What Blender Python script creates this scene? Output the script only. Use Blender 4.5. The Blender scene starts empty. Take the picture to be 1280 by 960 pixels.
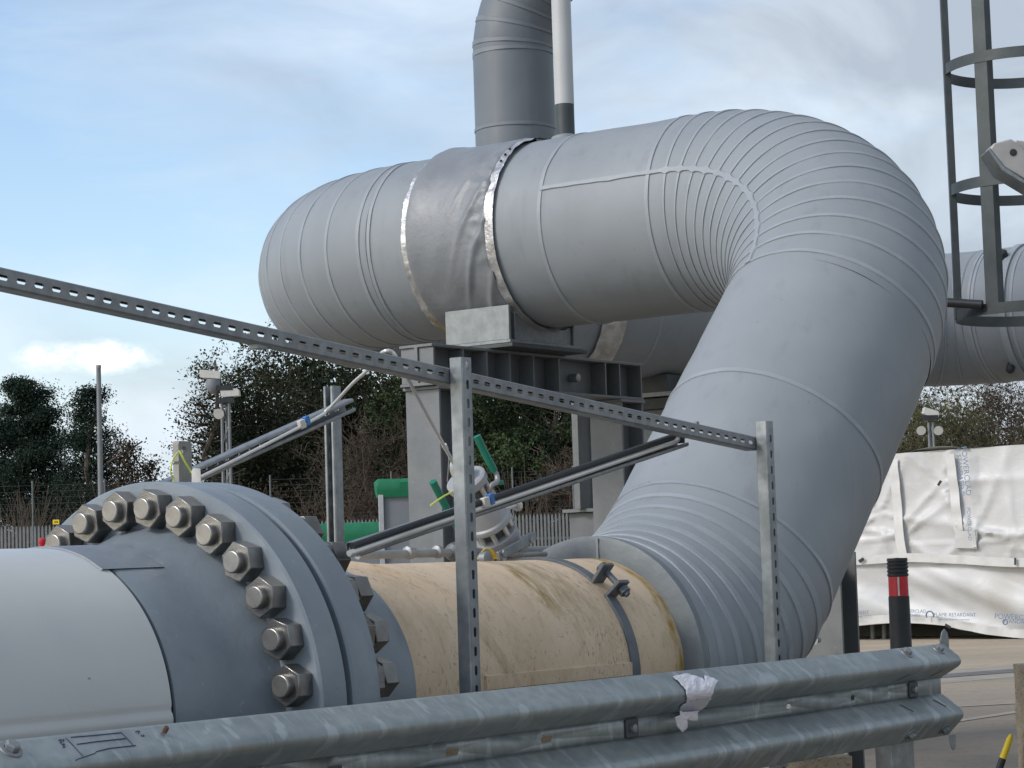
import bpy, bmesh, math, random
import numpy as np
from mathutils import Vector as V, Matrix, noise as mnoise
random.seed(7); rng=np.random.default_rng(11)
PI=math.pi
scene=bpy.context.scene
COL=scene.collection

# ---------------------------------------------------------------- camera model (from the survey of the photo)
FPX=2850.0; H=1.1
RR=V((0.9994984,0.0025475,-0.0315665)); RD=V((-0.0316691,0.0804001,-0.9962593)); RF=V((0.0,0.9967594,0.0804405))
UP=V((0,0,1)); CAM=V((0,0,H))
def ray(px,py): return (RR*((px-640)/FPX)+RD*((py-480)/FPX)+RF)
def at(px,py,Y):
    r=ray(px,py); return CAM+r*(Y/r.y)
def gnd(px,py,z=0.0):
    r=ray(px,py); return CAM+r*((z-H)/r.z)
cam=bpy.data.cameras.new('camera'); camo=bpy.data.objects.new('camera',cam); COL.objects.link(camo)
M=Matrix((RR,-RD,-RF)).transposed().to_4x4(); M.translation=CAM; camo.matrix_world=M
cam.sensor_fit='HORIZONTAL'; cam.sensor_width=36; cam.lens=FPX/1280*36; cam.clip_start=0.1; cam.clip_end=3000
scene.camera=camo

# ---------------------------------------------------------------- site frame: D along the low pipe, N towards the rail side
D=V((0.5897600,0.8075785,0)); N=V((0.8075785,-0.5897600,0))
P0=V((-0.9807932,5.8153816,0)); ZP=H-0.3296301
AX=V((0.4312294,0.5091052,0.7448846)); D3=V((-0.8056977,0.5923269,0))
C1=V((0.5229188,7.8744657,ZP)); C2=V((1.5730665,9.1142597,H+1.4843438))
RI=0.42
ROT=math.atan2(D.y,D.x)
def L(s,off,z): return P0+D*s+N*off+UP*z
def LA(s,ang,r): return P0+D*s+UP*ZP+N*(r*math.cos(ang))+UP*(r*math.sin(ang))

# ---------------------------------------------------------------- mesh builder
class MB:
    def __init__(s): s.v=[]; s.f=[]; s.m=[]
    def add(s,vs,fs,mi=0):
        o=len(s.v); s.v.extend([tuple(p) for p in vs]); s.f.extend([tuple(i+o for i in q) for q in fs]); s.m.extend([mi]*len(fs)); return s
    def box(s,c,h,ax=(V((1,0,0)),V((0,1,0)),V((0,0,1))),mi=0):
        c=V(c); vs=[c+ax[0]*(h[0]*i)+ax[1]*(h[1]*j)+ax[2]*(h[2]*k) for k in(-1,1) for j in(-1,1) for i in(-1,1)]
        return s.add(vs,[(0,2,3,1),(4,5,7,6),(0,1,5,4),(2,6,7,3),(0,4,6,2),(1,3,7,5)],mi)
    def rings(s,rows,closed=True,cap0=False,cap1=False,mi=0):
        n=len(rows[0]); vs=[p for r in rows for p in r]; fs=[]
        for i in range(len(rows)-1):
            for j in range(n if closed else n-1):
                k=(j+1)%n; fs.append((i*n+j,i*n+k,(i+1)*n+k,(i+1)*n+j))
        if cap0: fs.append(tuple(range(n-1,-1,-1)))
        if cap1: fs.append(tuple((len(rows)-1)*n+j for j in range(n)))
        return s.add(vs,fs,mi)
    def lathe(s,O,ax,prof,seg=48,cap0=False,cap1=False,mi=0,rot=0.0):
        e1,e2=basis(ax); O=V(O)
        rows=[[O+ax*t+e1*(r*math.cos(2*PI*j/seg+rot))+e2*(r*math.sin(2*PI*j/seg+rot)) for j in range(seg)] for t,r in prof]
        return s.rings(rows,True,cap0,cap1,mi)
    def tube(s,pts,r,seg=8,caps=True,mi=0):
        pts=[V(p) for p in pts]; n=len(pts)
        rs=r if isinstance(r,(list,tuple)) else [r]*n
        t0=(pts[1]-pts[0]).normalized(); e1,e2=basis(t0); rows=[]
        for i,p in enumerate(pts):
            t=(pts[min(i+1,n-1)]-pts[max(i-1,0)]).normalized()
            e1=(e1-t*e1.dot(t)).normalized(); e2=t.cross(e1)
            rows.append([p+e1*(rs[i]*math.cos(2*PI*j/seg))+e2*(rs[i]*math.sin(2*PI*j/seg)) for j in range(seg)])
        return s.rings(rows,True,caps,caps,mi)
    def prism(s,poly,O,ex,ey,ez,h,mi=0):
        n=len(poly); O=V(O)
        vs=[O+ex*x+ey*y for x,y in poly]+[O+ex*x+ey*y+ez*h for x,y in poly]
        return s.add(vs,[tuple(range(n-1,-1,-1)),tuple(range(n,2*n))]+[(i,(i+1)%n,n+(i+1)%n,n+i) for i in range(n)],mi)
    def build(s,name,mat,parent=None,flat=False,bevel=0,solid=0,weld=0,ang=35,subsurf=0):
        inv=wm(parent).inverted() if parent else Matrix()
        me=bpy.data.meshes.new(name)
        me.from_pydata([inv@V(p) for p in s.v],[],s.f)
        for m in (mat if isinstance(mat,(list,tuple)) else [mat]): me.materials.append(m)
        if max(s.m,default=0)>0: me.polygons.foreach_set('material_index',s.m)
        bm=bmesh.new(); bm.from_mesh(me)
        if weld: bmesh.ops.remove_doubles(bm,verts=bm.verts,dist=weld)
        bmesh.ops.recalc_face_normals(bm,faces=bm.faces); bm.to_mesh(me); bm.free()
        if not flat:
            me.polygons.foreach_set('use_smooth',[True]*len(me.polygons)); me.set_sharp_from_angle(angle=math.radians(ang))
        o=bpy.data.objects.new(name,me); COL.objects.link(o)
        if parent: o.parent=parent
        if solid:
            md=o.modifiers.new('solid','SOLIDIFY'); md.thickness=solid; md.offset=0
        if bevel:
            md=o.modifiers.new('bevel','BEVEL'); md.width=bevel; md.segments=2; md.limit_method='ANGLE'; md.angle_limit=math.radians(40)
        return o
def basis(ax):
    ax=V(ax).normalized(); ref=UP if abs(ax.z)<0.95 else V((1,0,0))
    e1=ax.cross(ref).normalized(); return e1,e1.cross(ax)
def wm(o):
    m=o.matrix_basis.copy()
    while o.parent: o=o.parent; m=o.matrix_basis@m
    return m
def tag(o,label=None,cat=None,group=None,kind=None):
    for k,v in (('label',label),('category',cat),('group',group),('kind',kind)):
        if v: o[k]=v
    return o
def thing(name,label,cat,loc=(0,0,0),rotz=0.0,group=None):
    o=bpy.data.objects.new(name,None); COL.objects.link(o); o.empty_display_size=0.1
    o.location=loc; o.rotation_euler=(0,0,rotz); o.matrix_basis=Matrix.Translation(V(loc))@Matrix.Rotation(rotz,4,'Z')
    return tag(o,label,cat,group)

# ---------------------------------------------------------------- materials
def newmat(name):
    m=bpy.data.materials.new(name); m.use_nodes=True; nt=m.node_tree
    return m,nt,nt.nodes['Principled BSDF']
def nd(nt,t,**kw):
    n=nt.nodes.new(t)
    for k,v in kw.items():
        if k in n.inputs.keys(): n.inputs[k].default_value=v
        else: setattr(n,k,v)
    return n
def c4(c): return (*c,1) if len(c)==3 else c
def ramp(nt,src,lo,hi,a=(0,0,0),b=(1,1,1)):
    r=nd(nt,'ShaderNodeValToRGB'); e=r.color_ramp.elements
    e[0].position=lo; e[1].position=hi; e[0].color=c4(a); e[1].color=c4(b); nt.links.new(src,r.inputs[0]); return r.outputs[0]
def mixc(nt,fac,a,b,bt='MIX'):
    m=nd(nt,'ShaderNodeMix',data_type='RGBA',blend_type=bt)
    for i,x in ((0,fac),(6,a),(7,b)):
        if hasattr(x,'links'): nt.links.new(x,m.inputs[i])
        else: m.inputs[i].default_value=x if i==0 else c4(x)
    return m.outputs[2]
def coords(nt,scale=(1,1,1),rot=(0,0,0),loc=(0,0,0)):
    tc=nd(nt,'ShaderNodeTexCoord'); mp=nd(nt,'ShaderNodeMapping')
    mp.inputs['Scale'].default_value=scale; mp.inputs['Rotation'].default_value=rot; mp.inputs['Location'].default_value=loc
    nt.links.new(tc.outputs['Object'],mp.inputs[0]); return mp.outputs[0]
def noise(nt,vec,scale,detail=4,rough=.55,dist=0.0):
    n=nd(nt,'ShaderNodeTexNoise'); n.inputs['Scale'].default_value=scale; n.inputs['Detail'].default_value=detail
    n.inputs['Roughness'].default_value=rough; n.inputs['Distortion'].default_value=dist; nt.links.new(vec,n.inputs['Vector']); return n.outputs['Fac']
def math_(nt,op,a,b=0.0):
    m=nd(nt,'ShaderNodeMath',operation=op)
    for i,x in ((0,a),(1,b)):
        if hasattr(x,'links'): nt.links.new(x,m.inputs[i])
        else: m.inputs[i].default_value=x
    return m.outputs[0]
def mat(name,c1,c2=None,scale=3,lo=.35,hi=.65,rough=.5,rvar=.12,metal=0.0,spec=.5,bump=0.0,bscale=40,stains=(),detail=5,coat=0.0):
    """c1/c2 mottled by noise; stains = (colour, mapping scale, mapping rot, noise scale, lo, hi, strength)"""
    m,nt,b=newmat(name); v=coords(nt)
    n=noise(nt,v,scale,detail); col=mixc(nt,ramp(nt,n,lo,hi),c1,c2 or c1)
    for sc,ms,mr,ns,l,h,k in stains:
        s=ramp(nt,noise(nt,coords(nt,ms,mr,(3.1,1.7,.4)),ns,4),l,h)
        col=mixc(nt,math_(nt,'MULTIPLY',s,k),col,sc)
    nt.links.new(col,b.inputs['Base Color'])
    n2=noise(nt,v,scale*4.3,5)
    r=nd(nt,'ShaderNodeMapRange'); r.inputs['To Min'].default_value=max(.02,rough-rvar); r.inputs['To Max'].default_value=min(1,rough+rvar)
    nt.links.new(n2,r.inputs[0]); nt.links.new(r.outputs[0],b.inputs['Roughness'])
    b.inputs['Metallic'].default_value=metal; b.inputs['Specular IOR Level'].default_value=spec
    if coat: b.inputs['Coat Weight'].default_value=coat; b.inputs['Coat Roughness'].default_value=.2
    if bump:
        bp=nd(nt,'ShaderNodeBump'); bp.inputs['Strength'].default_value=bump; bp.inputs['Distance'].default_value=.01
        nt.links.new(noise(nt,v,bscale,6,.6),bp.inputs['Height']); nt.links.new(bp.outputs[0],b.inputs['Normal'])
    return m
MT={}
MT['lag']=mat('lagging_coating',(.222,.245,.260),(.256,.278,.292),2.2,.3,.7,.55,.1,0,.4,.16,9,
    stains=[((.28,.29,.31),(1,1,.25),(0,0,0),5,.56,.75,.35),((.16,.165,.18),(1,1,1),(0,0,0),1.3,.55,.75,.4),((.12,.12,.13),(1,1,1),(0,0,0),38,.70,.76,.5),((.17,.18,.19),(7,7,.5),(0,0,0),2.2,.56,.74,.35)])
MT['lagstrip']=mat('lagging_seam',(.285,.31,.33),(.25,.275,.295),9,.3,.7,.5,.1,0,.5,.2,60)
MT['lagdarker']=mat('darker_lagging',(.125,.142,.158),(.15,.168,.183),2.2,.3,.7,.5,.1,0,.5,.14,9,stains=[((.20,.21,.22),(3,3,.25),(0,0,0),5,.56,.75,.35)])  # darker grey than the main lagging, used on the upright pipe
MT['lagdarkerstrip']=mat('darker_lagging_seam',(.19,.21,.225),(.16,.175,.19),9,rough=.5)
MT['lagdark']=mat('lagging_end_mastic',(.145,.165,.172),(.175,.195,.20),7,.35,.65,.55,.1,0,.5,.25,40)
MT['jacket']=mat('insulation_jacket_cloth',(.185,.197,.208),(.225,.236,.246),4,.35,.65,.44,.08,0,.5,.3,26)
MT['foil']=mat('foil_band',(.66,.66,.65),(.40,.395,.385),14,.35,.62,.34,.12,.6,.5,.8,26)
MT['wool']=mat('insulation_edge',(.42,.36,.22),(.25,.22,.16),18,.35,.65,.85,.1,0,.3,.6,60)
MT['flange']=mat('flange_paint',(.172,.203,.228),(.212,.246,.27),5,.35,.65,.42,.12,0,.5,.12,55,
    stains=[((.27,.30,.33),(1,1,.2),(0,0,.4),9,.60,.78,.5),((.105,.12,.135),(2,1,.4),(0,0,0),7,.60,.76,.5),((.08,.085,.09),(1,1,1),(0,0,0),70,.70,.75,.6),((.20,.17,.14),(1,1,.35),(0,0,0),13,.66,.78,.45),((.30,.33,.35),(1,1,1),(0,0,0),34,.67,.72,.5)])
MT['sleeve']=mat('wrap_sleeve',(.165,.19,.218),(.20,.225,.25),6,.35,.65,.5,.12,0,.5,.15,50,
    stains=[((.26,.28,.30),(1,3,.5),(0,0,0),9,.60,.78,.5)])
MT['white']=mat('white_pipe_coating',(.49,.50,.48),(.545,.55,.52),3,.3,.7,.36,.1,0,.5,.08,160,
    stains=[((.36,.36,.34),(.6,1,1),(0,0,0),4,.66,.80,.4),((.16,.15,.13),(1,2,2),(0,0,0),26,.735,.76,.8)],coat=.1)
MT['nut']=mat('nut_steel',(.225,.22,.21),(.165,.16,.152),22,.35,.65,.3,.08,.8,.5,.1,120,
    stains=[((.12,.10,.08),(1,1,1),(0,0,0),34,.66,.78,.4)])
MT['stud']=mat('stud_end_steel',(.30,.29,.27),(.235,.225,.21),40,.35,.65,.36,.1,.8,.5,.04,160)
MT['rubber']=mat('black_rubber',(.012,.015,.017),(.02,.023,.026),12,.3,.7,.5,.1,0,.5,.1,80)
MT['darkgap']=mat('gasket_black',(.012,.012,.013),None,5,rough=.8)
MT['clamp']=mat('clamp_grey',(.085,.10,.115),(.125,.135,.14),14,.35,.65,.5,.12,.1,.5,.15,80,
    stains=[((.20,.17,.11),(1,1,1),(0,0,0),16,.62,.78,.4)])
MT['galv']=mat('galvanised_steel',(.20,.222,.23),(.29,.31,.315),28,.35,.65,.42,.12,.55,.5,.05,90,
    stains=[((.15,.165,.17),(1,1,.5),(0,0,0),6,.5,.7,.5),((.36,.38,.38),(1,1,.35),(0,0,0),11,.62,.70,.5)])
MT['galvpale']=mat('pale_galvanised_plate',(.20,.217,.217),(.27,.288,.284),22,.35,.65,.5,.12,.3,.5,.06,90)
MT['galvdark']=mat('weathered_galvanised_steel',(.20,.215,.222),(.27,.285,.29),34,.35,.65,.5,.12,.45,.5,.06,90,
    stains=[((.13,.14,.145),(1,1,.4),(0,0,0),5,.5,.7,.6)])
MT['steelpaint']=mat('support_steel_grey',(.135,.145,.15),(.17,.178,.18),7,.35,.65,.55,.1,.2,.5,.08,70,
    stains=[((.17,.18,.185),(1,1,.15),(0,0,0),8,.52,.7,.6),((.25,.255,.25),(1,1,1),(0,0,0),40,.66,.72,.4)])
MT['steeldark']=mat('ladder_steel_grey',(.045,.055,.056),(.065,.075,.075),10,.35,.65,.5,.1,.2,.5,.06,70)
MT['stainless']=mat('stainless_tube',(.70,.69,.66),(.60,.59,.565),9,.35,.65,.3,.07,.45,.5)
MT['zinc']=mat('dull_pipe_fitting',(.27,.28,.28),(.34,.345,.34),14,.35,.65,.5,.1,.5,.5,.08,80)
MT['valvewhite']=mat('valve_paint_pale_grey',(.37,.375,.385),(.30,.305,.315),9,.35,.65,.4,.1,0,.5,.05,60)
MT['green']=mat('green_paint',(.006,.155,.10),(.012,.19,.12),7,.35,.65,.38,.1,0,.5)
MT['tarpgreen']=mat('green_sheet',(.003,.13,.055),(.006,.165,.07),3,.35,.65,.45,.1,0,.5,.3,14)
MT['cabinet']=mat('cabinet_grey',(.16,.175,.19),(.19,.205,.22),4,.35,.65,.5)
MT['cabedge']=mat('cabinet_pale_edge',(.42,.44,.45),(.34,.36,.37),9,.35,.65,.5)
MT['blue']=mat('blue_clip',(.02,.13,.38),(.03,.16,.44),9,rough=.4)
MT['yellow']=mat('yellow_webbing',(.70,.48,.02),(.60,.40,.03),30,rough=.6)
MT['lime']=mat('lime_cord',(.62,.70,.12),(.5,.6,.1),30,rough=.6)
MT['paper']=mat('torn_white_paper',(.74,.73,.76),(.64,.63,.66),12,.35,.65,.7,.05,0,.3,.35,30)
MT['ink']=mat('marker_ink',(.035,.04,.12),None,10,rough=.6)
MT['red']=mat('red_reflective',(.55,.012,.025),(.45,.01,.02),20,rough=.35)
MT['pale']=mat('pale_band',(.62,.60,.56),(.5,.48,.45),20,rough=.4)
MT['camwhite']=mat('camera_housing',(.55,.54,.50),(.48,.47,.44),14,rough=.5)
MT['lamp']=mat('floodlight_casting',(.38,.37,.35),(.31,.305,.29),14,.35,.65,.5,.1,.1,.5,.06,60)
MT['concrete']=mat('aggregate_concrete',(.30,.25,.175),(.39,.335,.25),22,.35,.65,.9,.06,0,.3,.7,60,
    stains=[((.10,.085,.065),(1,1,1),(0,0,0),90,.56,.66,.7)])
MT['bark']=mat('bark',(.06,.047,.036),(.09,.072,.056),8,rough=.9)
MT['twig']=mat('brown_twigs',(.058,.043,.031),(.095,.07,.049),1.5,rough=.9)
MT['twigolive']=mat('olive_budding_twigs',(.13,.115,.05),(.10,.085,.045),1.2,rough=.9)
MT['pine']=mat('pine_needles',(.012,.024,.02),(.034,.054,.036),.9,.3,.7,.85,.1,0,.12)
MT['conifer']=mat('conifer_leaves',(.010,.020,.011),(.056,.078,.034),.42,.40,.62,.85,.1,0,.1)  # large patches paint lit clumps and the shade between into the leaf colour
MT['ivy']=mat('ivy_leaves',(.010,.017,.010),(.045,.052,.027),.45,.38,.64,.85,.1,0,.1)  # clump light and shade painted into the ivy colour as well
MT['brownleaf']=mat('withered_leaves',(.07,.05,.034),(.035,.032,.02),.8,.3,.7,.9,.1,0,.1)
MT['palisade']=mat('palisade_steel',(.15,.165,.17),(.20,.213,.215),7,rough=.6,metal=.2)
MT['wire']=mat('fence_wire_dark',(.03,.034,.035),None,5,rough=.6)
MT['wirepost']=mat('fence_post_dull',(.10,.11,.11),(.14,.15,.15),8,rough=.7)
MT['signyellow']=mat('sign_yellow',(.75,.55,.02),None,5,rough=.5)
MT['blueprint']=mat('sheet_print_blue',(.13,.20,.30),None,5,rough=.6)
# crash rail: mottled zinc with pale drips running down the face
def rail_mat():
    m,nt,b=newmat('rail_zinc'); v=coords(nt)
    col=mixc(nt,ramp(nt,noise(nt,v,26,5),.35,.65),(.255,.29,.292),(.335,.37,.37))
    col=mixc(nt,math_(nt,'MULTIPLY',ramp(nt,noise(nt,coords(nt,(1,1,1)),2.2,3),.45,.68),.55),col,(.17,.20,.215))
    d1=ramp(nt,noise(nt,coords(nt,(11,4,4),(0,.75,0)),1.7,3,.5,.2),.60,.64)
    d2=ramp(nt,noise(nt,coords(nt,(26,3,3),(0,.35,0)),1.3,3,.5),.60,.66)
    col=mixc(nt,math_(nt,'MULTIPLY',d1,.5),col,(.47,.51,.52)); col=mixc(nt,math_(nt,'MULTIPLY',d2,.35),col,(.42,.46,.48))
    col=mixc(nt,math_(nt,'MULTIPLY',ramp(nt,noise(nt,coords(nt,(1.2,6,14)),2.5,4),.60,.75),.45),col,(.30,.27,.20))
    nt.links.new(col,b.inputs['Base Color']); b.inputs['Metallic'].default_value=.5
    r=nd(nt,'ShaderNodeMapRange'); r.inputs['To Min'].default_value=.32; r.inputs['To Max'].default_value=.6
    nt.links.new(noise(nt,v,40,5),r.inputs[0]); nt.links.new(r.outputs[0],b.inputs['Roughness'])
    bp=nd(nt,'ShaderNodeBump'); bp.inputs['Strength'].default_value=.08; bp.inputs['Distance'].default_value=.004
    nt.links.new(noise(nt,v,60,5),bp.inputs['Height']); nt.links.new(bp.outputs[0],b.inputs['Normal'])
    return m
MT['rail']=rail_mat()
def cream_mat():   # local x runs along the pipe; scuffs run round it
    m,nt,b=newmat('cream_wrap'); v=coords(nt)
    col=mixc(nt,ramp(nt,noise(nt,v,3.5,5),.3,.7),(.57,.43,.285),(.67,.53,.375))
    col=mixc(nt,math_(nt,'MULTIPLY',ramp(nt,noise(nt,coords(nt,(9,4,4),(0,.25,.1)),1.6,6,.7),.50,.72),.5),col,(.36,.25,.135))
    cm=ramp(nt,noise(nt,coords(nt,(1.5,1,1)),2.6,3),.42,.62)
    col=mixc(nt,math_(nt,'MULTIPLY',math_(nt,'MULTIPLY',ramp(nt,noise(nt,coords(nt,(26,9,9),(0,-.2,0)),4.2,6,.7),.55,.63),.8),cm),col,(.17,.135,.10))
    col=mixc(nt,math_(nt,'MULTIPLY',ramp(nt,noise(nt,v,60,4,.7),.60,.68),.5),col,(.22,.17,.11))
    col=mixc(nt,math_(nt,'MULTIPLY',ramp(nt,noise(nt,coords(nt,(2,1,1)),1.5,3),.55,.75),.45),col,(.72,.60,.45))
    sx=nd(nt,'ShaderNodeSeparateXYZ'); nt.links.new(v,sx.inputs[0]); nz=noise(nt,coords(nt,(4,2,2)),4,4)
    def band(x0,w,c,k,zlo,zhi):
        nonlocal col
        xx=math_(nt,'ADD',sx.outputs[0],math_(nt,'MULTIPLY',nz,.12))
        dd=math_(nt,'ABSOLUTE',math_(nt,'SUBTRACT',xx,x0+.06)); f=ramp(nt,math_(nt,'DIVIDE',dd,w),.25,1.0,(1,1,1),(0,0,0))
        zf=ramp(nt,sx.outputs[2],zlo,zhi); f=math_(nt,'MULTIPLY',math_(nt,'MULTIPLY',f,zf),ramp(nt,noise(nt,coords(nt,(14,5,5)),3,5),.3,.6))
        col=mixc(nt,math_(nt,'MULTIPLY',f,k),col,c)
    band(1.45,.05,(.24,.16,.04),.9,ZP+.17,ZP+.25)
    band(1.56,.12,(.30,.235,.14),.75,ZP+.12,ZP+.3)
    band(2.03,.035,(.36,.23,.04),1.0,ZP-.3,ZP-.2)
    nt.links.new(col,b.inputs['Base Color']); b.inputs['Roughness'].default_value=.75; b.inputs['Specular IOR Level'].default_value=.3
    bp=nd(nt,'ShaderNodeBump'); bp.inputs['Strength'].default_value=.35; bp.inputs['Distance'].default_value=.006
    nt.links.new(noise(nt,coords(nt,(14,5,5)),3,6,.6),bp.inputs['Height']); nt.links.new(bp.outputs[0],b.inputs['Normal'])
    return m
MT['cream']=cream_mat()
def ground_mat(nm,ca,cb,cc):
    m,nt,b=newmat(nm); v=coords(nt)
    col=mixc(nt,ramp(nt,noise(nt,v,.35,4),.35,.65),ca,cb)
    col=mixc(nt,math_(nt,'MULTIPLY',ramp(nt,noise(nt,coords(nt,(.12,.9,1),(0,0,-.63)),1.4,5),.48,.66),.6),col,cc)
    col=mixc(nt,math_(nt,'MULTIPLY',ramp(nt,noise(nt,v,9,6,.7),.50,.70),.5),col,tuple(x*.5 for x in ca))
    col=mixc(nt,math_(nt,'MULTIPLY',ramp(nt,noise(nt,v,55,3,.7),.60,.68),.6),col,tuple(x*.35 for x in ca))
    nt.links.new(col,b.inputs['Base Color']); b.inputs['Roughness'].default_value=.85
    bp=nd(nt,'ShaderNodeBump'); bp.inputs['Strength'].default_value=.5; bp.inputs['Distance'].default_value=.02
    nt.links.new(noise(nt,v,30,6,.7),bp.inputs['Height']); nt.links.new(bp.outputs[0],b.inputs['Normal'])
    return m
MT['ground']=ground_mat('yard_asphalt',(.28,.23,.17),(.22,.185,.145),(.33,.265,.185))
MT['yard']=ground_mat('tan_concrete',(.40,.32,.225),(.32,.27,.20),(.48,.38,.26))
MT['yard2']=ground_mat('worn_concrete',(.30,.25,.19),(.24,.205,.165),(.37,.30,.21))
MT['kerb']=mat('pale_concrete_strip',(.33,.295,.235),(.27,.245,.20),3,rough=.85,bump=.3,bscale=40)
MT['drain']=mat('drain_grating_dark',(.10,.092,.085),(.14,.13,.12),6,rough=.7)
def sheet_mat():
    m,nt,b=newmat('white_reinforced_sheet'); v=coords(nt)
    col=mixc(nt,ramp(nt,noise(nt,v,1.3,4),.35,.7),(.47,.47,.455),(.56,.56,.555))
    col=mixc(nt,math_(nt,'MULTIPLY',ramp(nt,noise(nt,coords(nt,(1,1,.5)),1.1,3),.52,.7),.55),col,(.37,.35,.305))
    nt.links.new(col,b.inputs['Base Color']); b.inputs['Roughness'].default_value=.42
    b.inputs['Transmission Weight'].default_value=0
    bp=nd(nt,'ShaderNodeBump'); bp.inputs['Strength'].default_value=.18; bp.inputs['Distance'].default_value=.04
    nt.links.new(noise(nt,coords(nt,(1,1,1.6),(.5,0,.3)),3.2,5,.6,1.2),bp.inputs['Height']); nt.links.new(bp.outputs[0],b.inputs['Normal'])
    return m
MT['sheet']=sheet_mat()
MT['hem']=mat('sheet_hem_strip',(.60,.595,.57),(.52,.515,.49),6,rough=.45,bump=.2,bscale=20)

# ---------------------------------------------------------------- sky and sun
w=bpy.data.worlds.new('World'); scene.world=w; w.use_nodes=True; nt=w.node_tree
SUN=V((-.80,-.42,.66)).normalized(); SEL=math.asin(SUN.z); SAZ=math.atan2(SUN.x,SUN.y)
bg=nt.nodes['Background']; out=nt.nodes['World Output']
sky=nd(nt,'ShaderNodeTexSky',sky_type='NISHITA'); sky.sun_disc=False; sky.sun_elevation=SEL; sky.sun_rotation=SAZ; sky.dust_density=1.2; sky.ozone_density=1.5
nt.links.new(sky.outputs[0],bg.inputs[0]); bg.inputs[1].default_value=.15
tc=nd(nt,'ShaderNodeTexCoord'); dirv=tc.outputs['Generated']
def wmap(scale,loc=(0,0,0),rot=(0,0,0)):
    mp=nd(nt,'ShaderNodeMapping'); mp.inputs['Scale'].default_value=scale; mp.inputs['Location'].default_value=loc; mp.inputs['Rotation'].default_value=rot
    nt.links.new(dirv,mp.inputs[0]); return mp.outputs[0]
def dotv(vec):
    d=nd(nt,'ShaderNodeVectorMath',operation='DOT_PRODUCT'); nt.links.new(dirv,d.inputs[0]); d.inputs[1].default_value=vec; return d.outputs['Value']
sep=nd(nt,'ShaderNodeSeparateXYZ'); nt.links.new(dirv,sep.inputs[0])
n1=noise(nt,wmap((1,1,2.6),(.3,.2,.1)),4.5,6,.55,.5); n2=noise(nt,wmap((1,1,3.5),(2.3,.7,.4)),11,6,.6,.8)
base=math_(nt,'ADD',math_(nt,'MULTIPLY',n1,.7),math_(nt,'MULTIPLY',n2,.3))
cov=math_(nt,'ADD',base,math_(nt,'MULTIPLY',sep.outputs[0],1.15))                 # more cloud towards the right
low=math_(nt,'MULTIPLY',math_(nt,'SUBTRACT',.138,sep.outputs[2]),3.6)                 # and near the horizon
low=math_(nt,'MAXIMUM',low,-.06)
cov=math_(nt,'ADD',cov,low)
mask=ramp(nt,cov,.22,.60)
tone=ramp(nt,math_(nt,'ADD',noise(nt,wmap((1,1,2.2),(5,3,.2)),7,6,.55,.6),math_(nt,'ADD',math_(nt,'MULTIPLY',sep.outputs[2],-.15),math_(nt,'MULTIPLY',sep.outputs[0],-.55))),.26,.62,(.36,.405,.465),(.63,.70,.77))
# one bright cumulus bank low on the left
cd=ray(112,447).normalized(); eu=cd.cross(UP).normalized(); ev=eu.cross(cd)
a1=math_(nt,'DIVIDE',dotv(eu),.034); b1=math_(nt,'DIVIDE',dotv(ev),.0078)
wob=math_(nt,'MULTIPLY',math_(nt,'SUBTRACT',noise(nt,wmap((1,1,1.6)),55,6,.62),.5),2.6)
rad=math_(nt,'ADD',math_(nt,'ADD',math_(nt,'MULTIPLY',a1,a1),math_(nt,'MULTIPLY',b1,b1)),wob)
front=math_(nt,'GREATER_THAN',dotv(cd),.9)
puff=math_(nt,'MULTIPLY',ramp(nt,rad,.2,1.25,(1,1,1),(0,0,0)),front)
cl=mixc(nt,puff,tone,(.93,.93,.90)); mask2=math_(nt,'MAXIMUM',math_(nt,'MULTIPLY',mask,.92),math_(nt,'MULTIPLY',puff,.9))
bg2=nd(nt,'ShaderNodeBackground'); nt.links.new(cl,bg2.inputs[0]); bg2.inputs[1].default_value=1.0
mx=nd(nt,'ShaderNodeMixShader'); nt.links.new(mask2,mx.inputs[0]); nt.links.new(bg.outputs[0],mx.inputs[1]); nt.links.new(bg2.outputs[0],mx.inputs[2]); nt.links.new(mx.outputs[0],out.inputs[0])
sl=bpy.data.lights.new('sun','SUN'); sl.energy=1.3; sl.angle=math.radians(12); sl.color=(1,.96,.9)
so=bpy.data.objects.new('sun',sl); COL.objects.link(so); so.rotation_euler=SUN.to_track_quat('Z','Y').to_euler(); so.location=(0,0,30)
vs=scene.view_settings; vs.view_transform='Standard'; vs.look='None'; vs.gamma=1; vs.exposure=.46; vs.use_curve_mapping=False

# ---------------------------------------------------------------- ground
MB().add([(-500,-40,0),(500,-40,0),(500,900,0),(-500,900,0)],[(0,1,2,3)]).build('ground',MT['ground'],flat=True)['kind']='structure'
def strip(name,p,q,wd,z,m):
    p=V(p);q=V(q); t=(q-p).normalized(); s=UP.cross(t)*wd/2; p=p-t*14; q=q+t*30
    MB().add([p-s+UP*z,q-s+UP*z,q+s+UP*z,p+s+UP*z],[(0,1,2,3)]).build(name,m,flat=True)['kind']='structure'
ga,gb=gnd(1190,845),gnd(1280,838)
strip('drain_surround',ga,gb,1.5,.004,MT['kerb']); strip('drain',ga,gb,.42,.008,MT['drain'])
strip('ground_joint',gnd(1190,884),gnd(1280,879),.09,.004,MT['kerb'])
strip('ground_joint',gnd(1214,899),gnd(1280,889),.10,.004,MT['kerb'])
def slab(name,p,q,depth,z,m):
    p=V(p);q=V(q); t=(q-p).normalized(); sd=UP.cross(t); sd=sd if sd.y>0 else -sd; p=p-t*2.5; q=q+t*40
    MB().add([p+UP*z,q+UP*z,q+sd*depth+UP*z,p+sd*depth+UP*z],[(0,1,2,3)]).build(name,m,flat=True)['kind']='structure'
slab('concrete_apron',gnd(1190,884),gnd(1280,879),4.6,.002,MT['yard2'])
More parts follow.
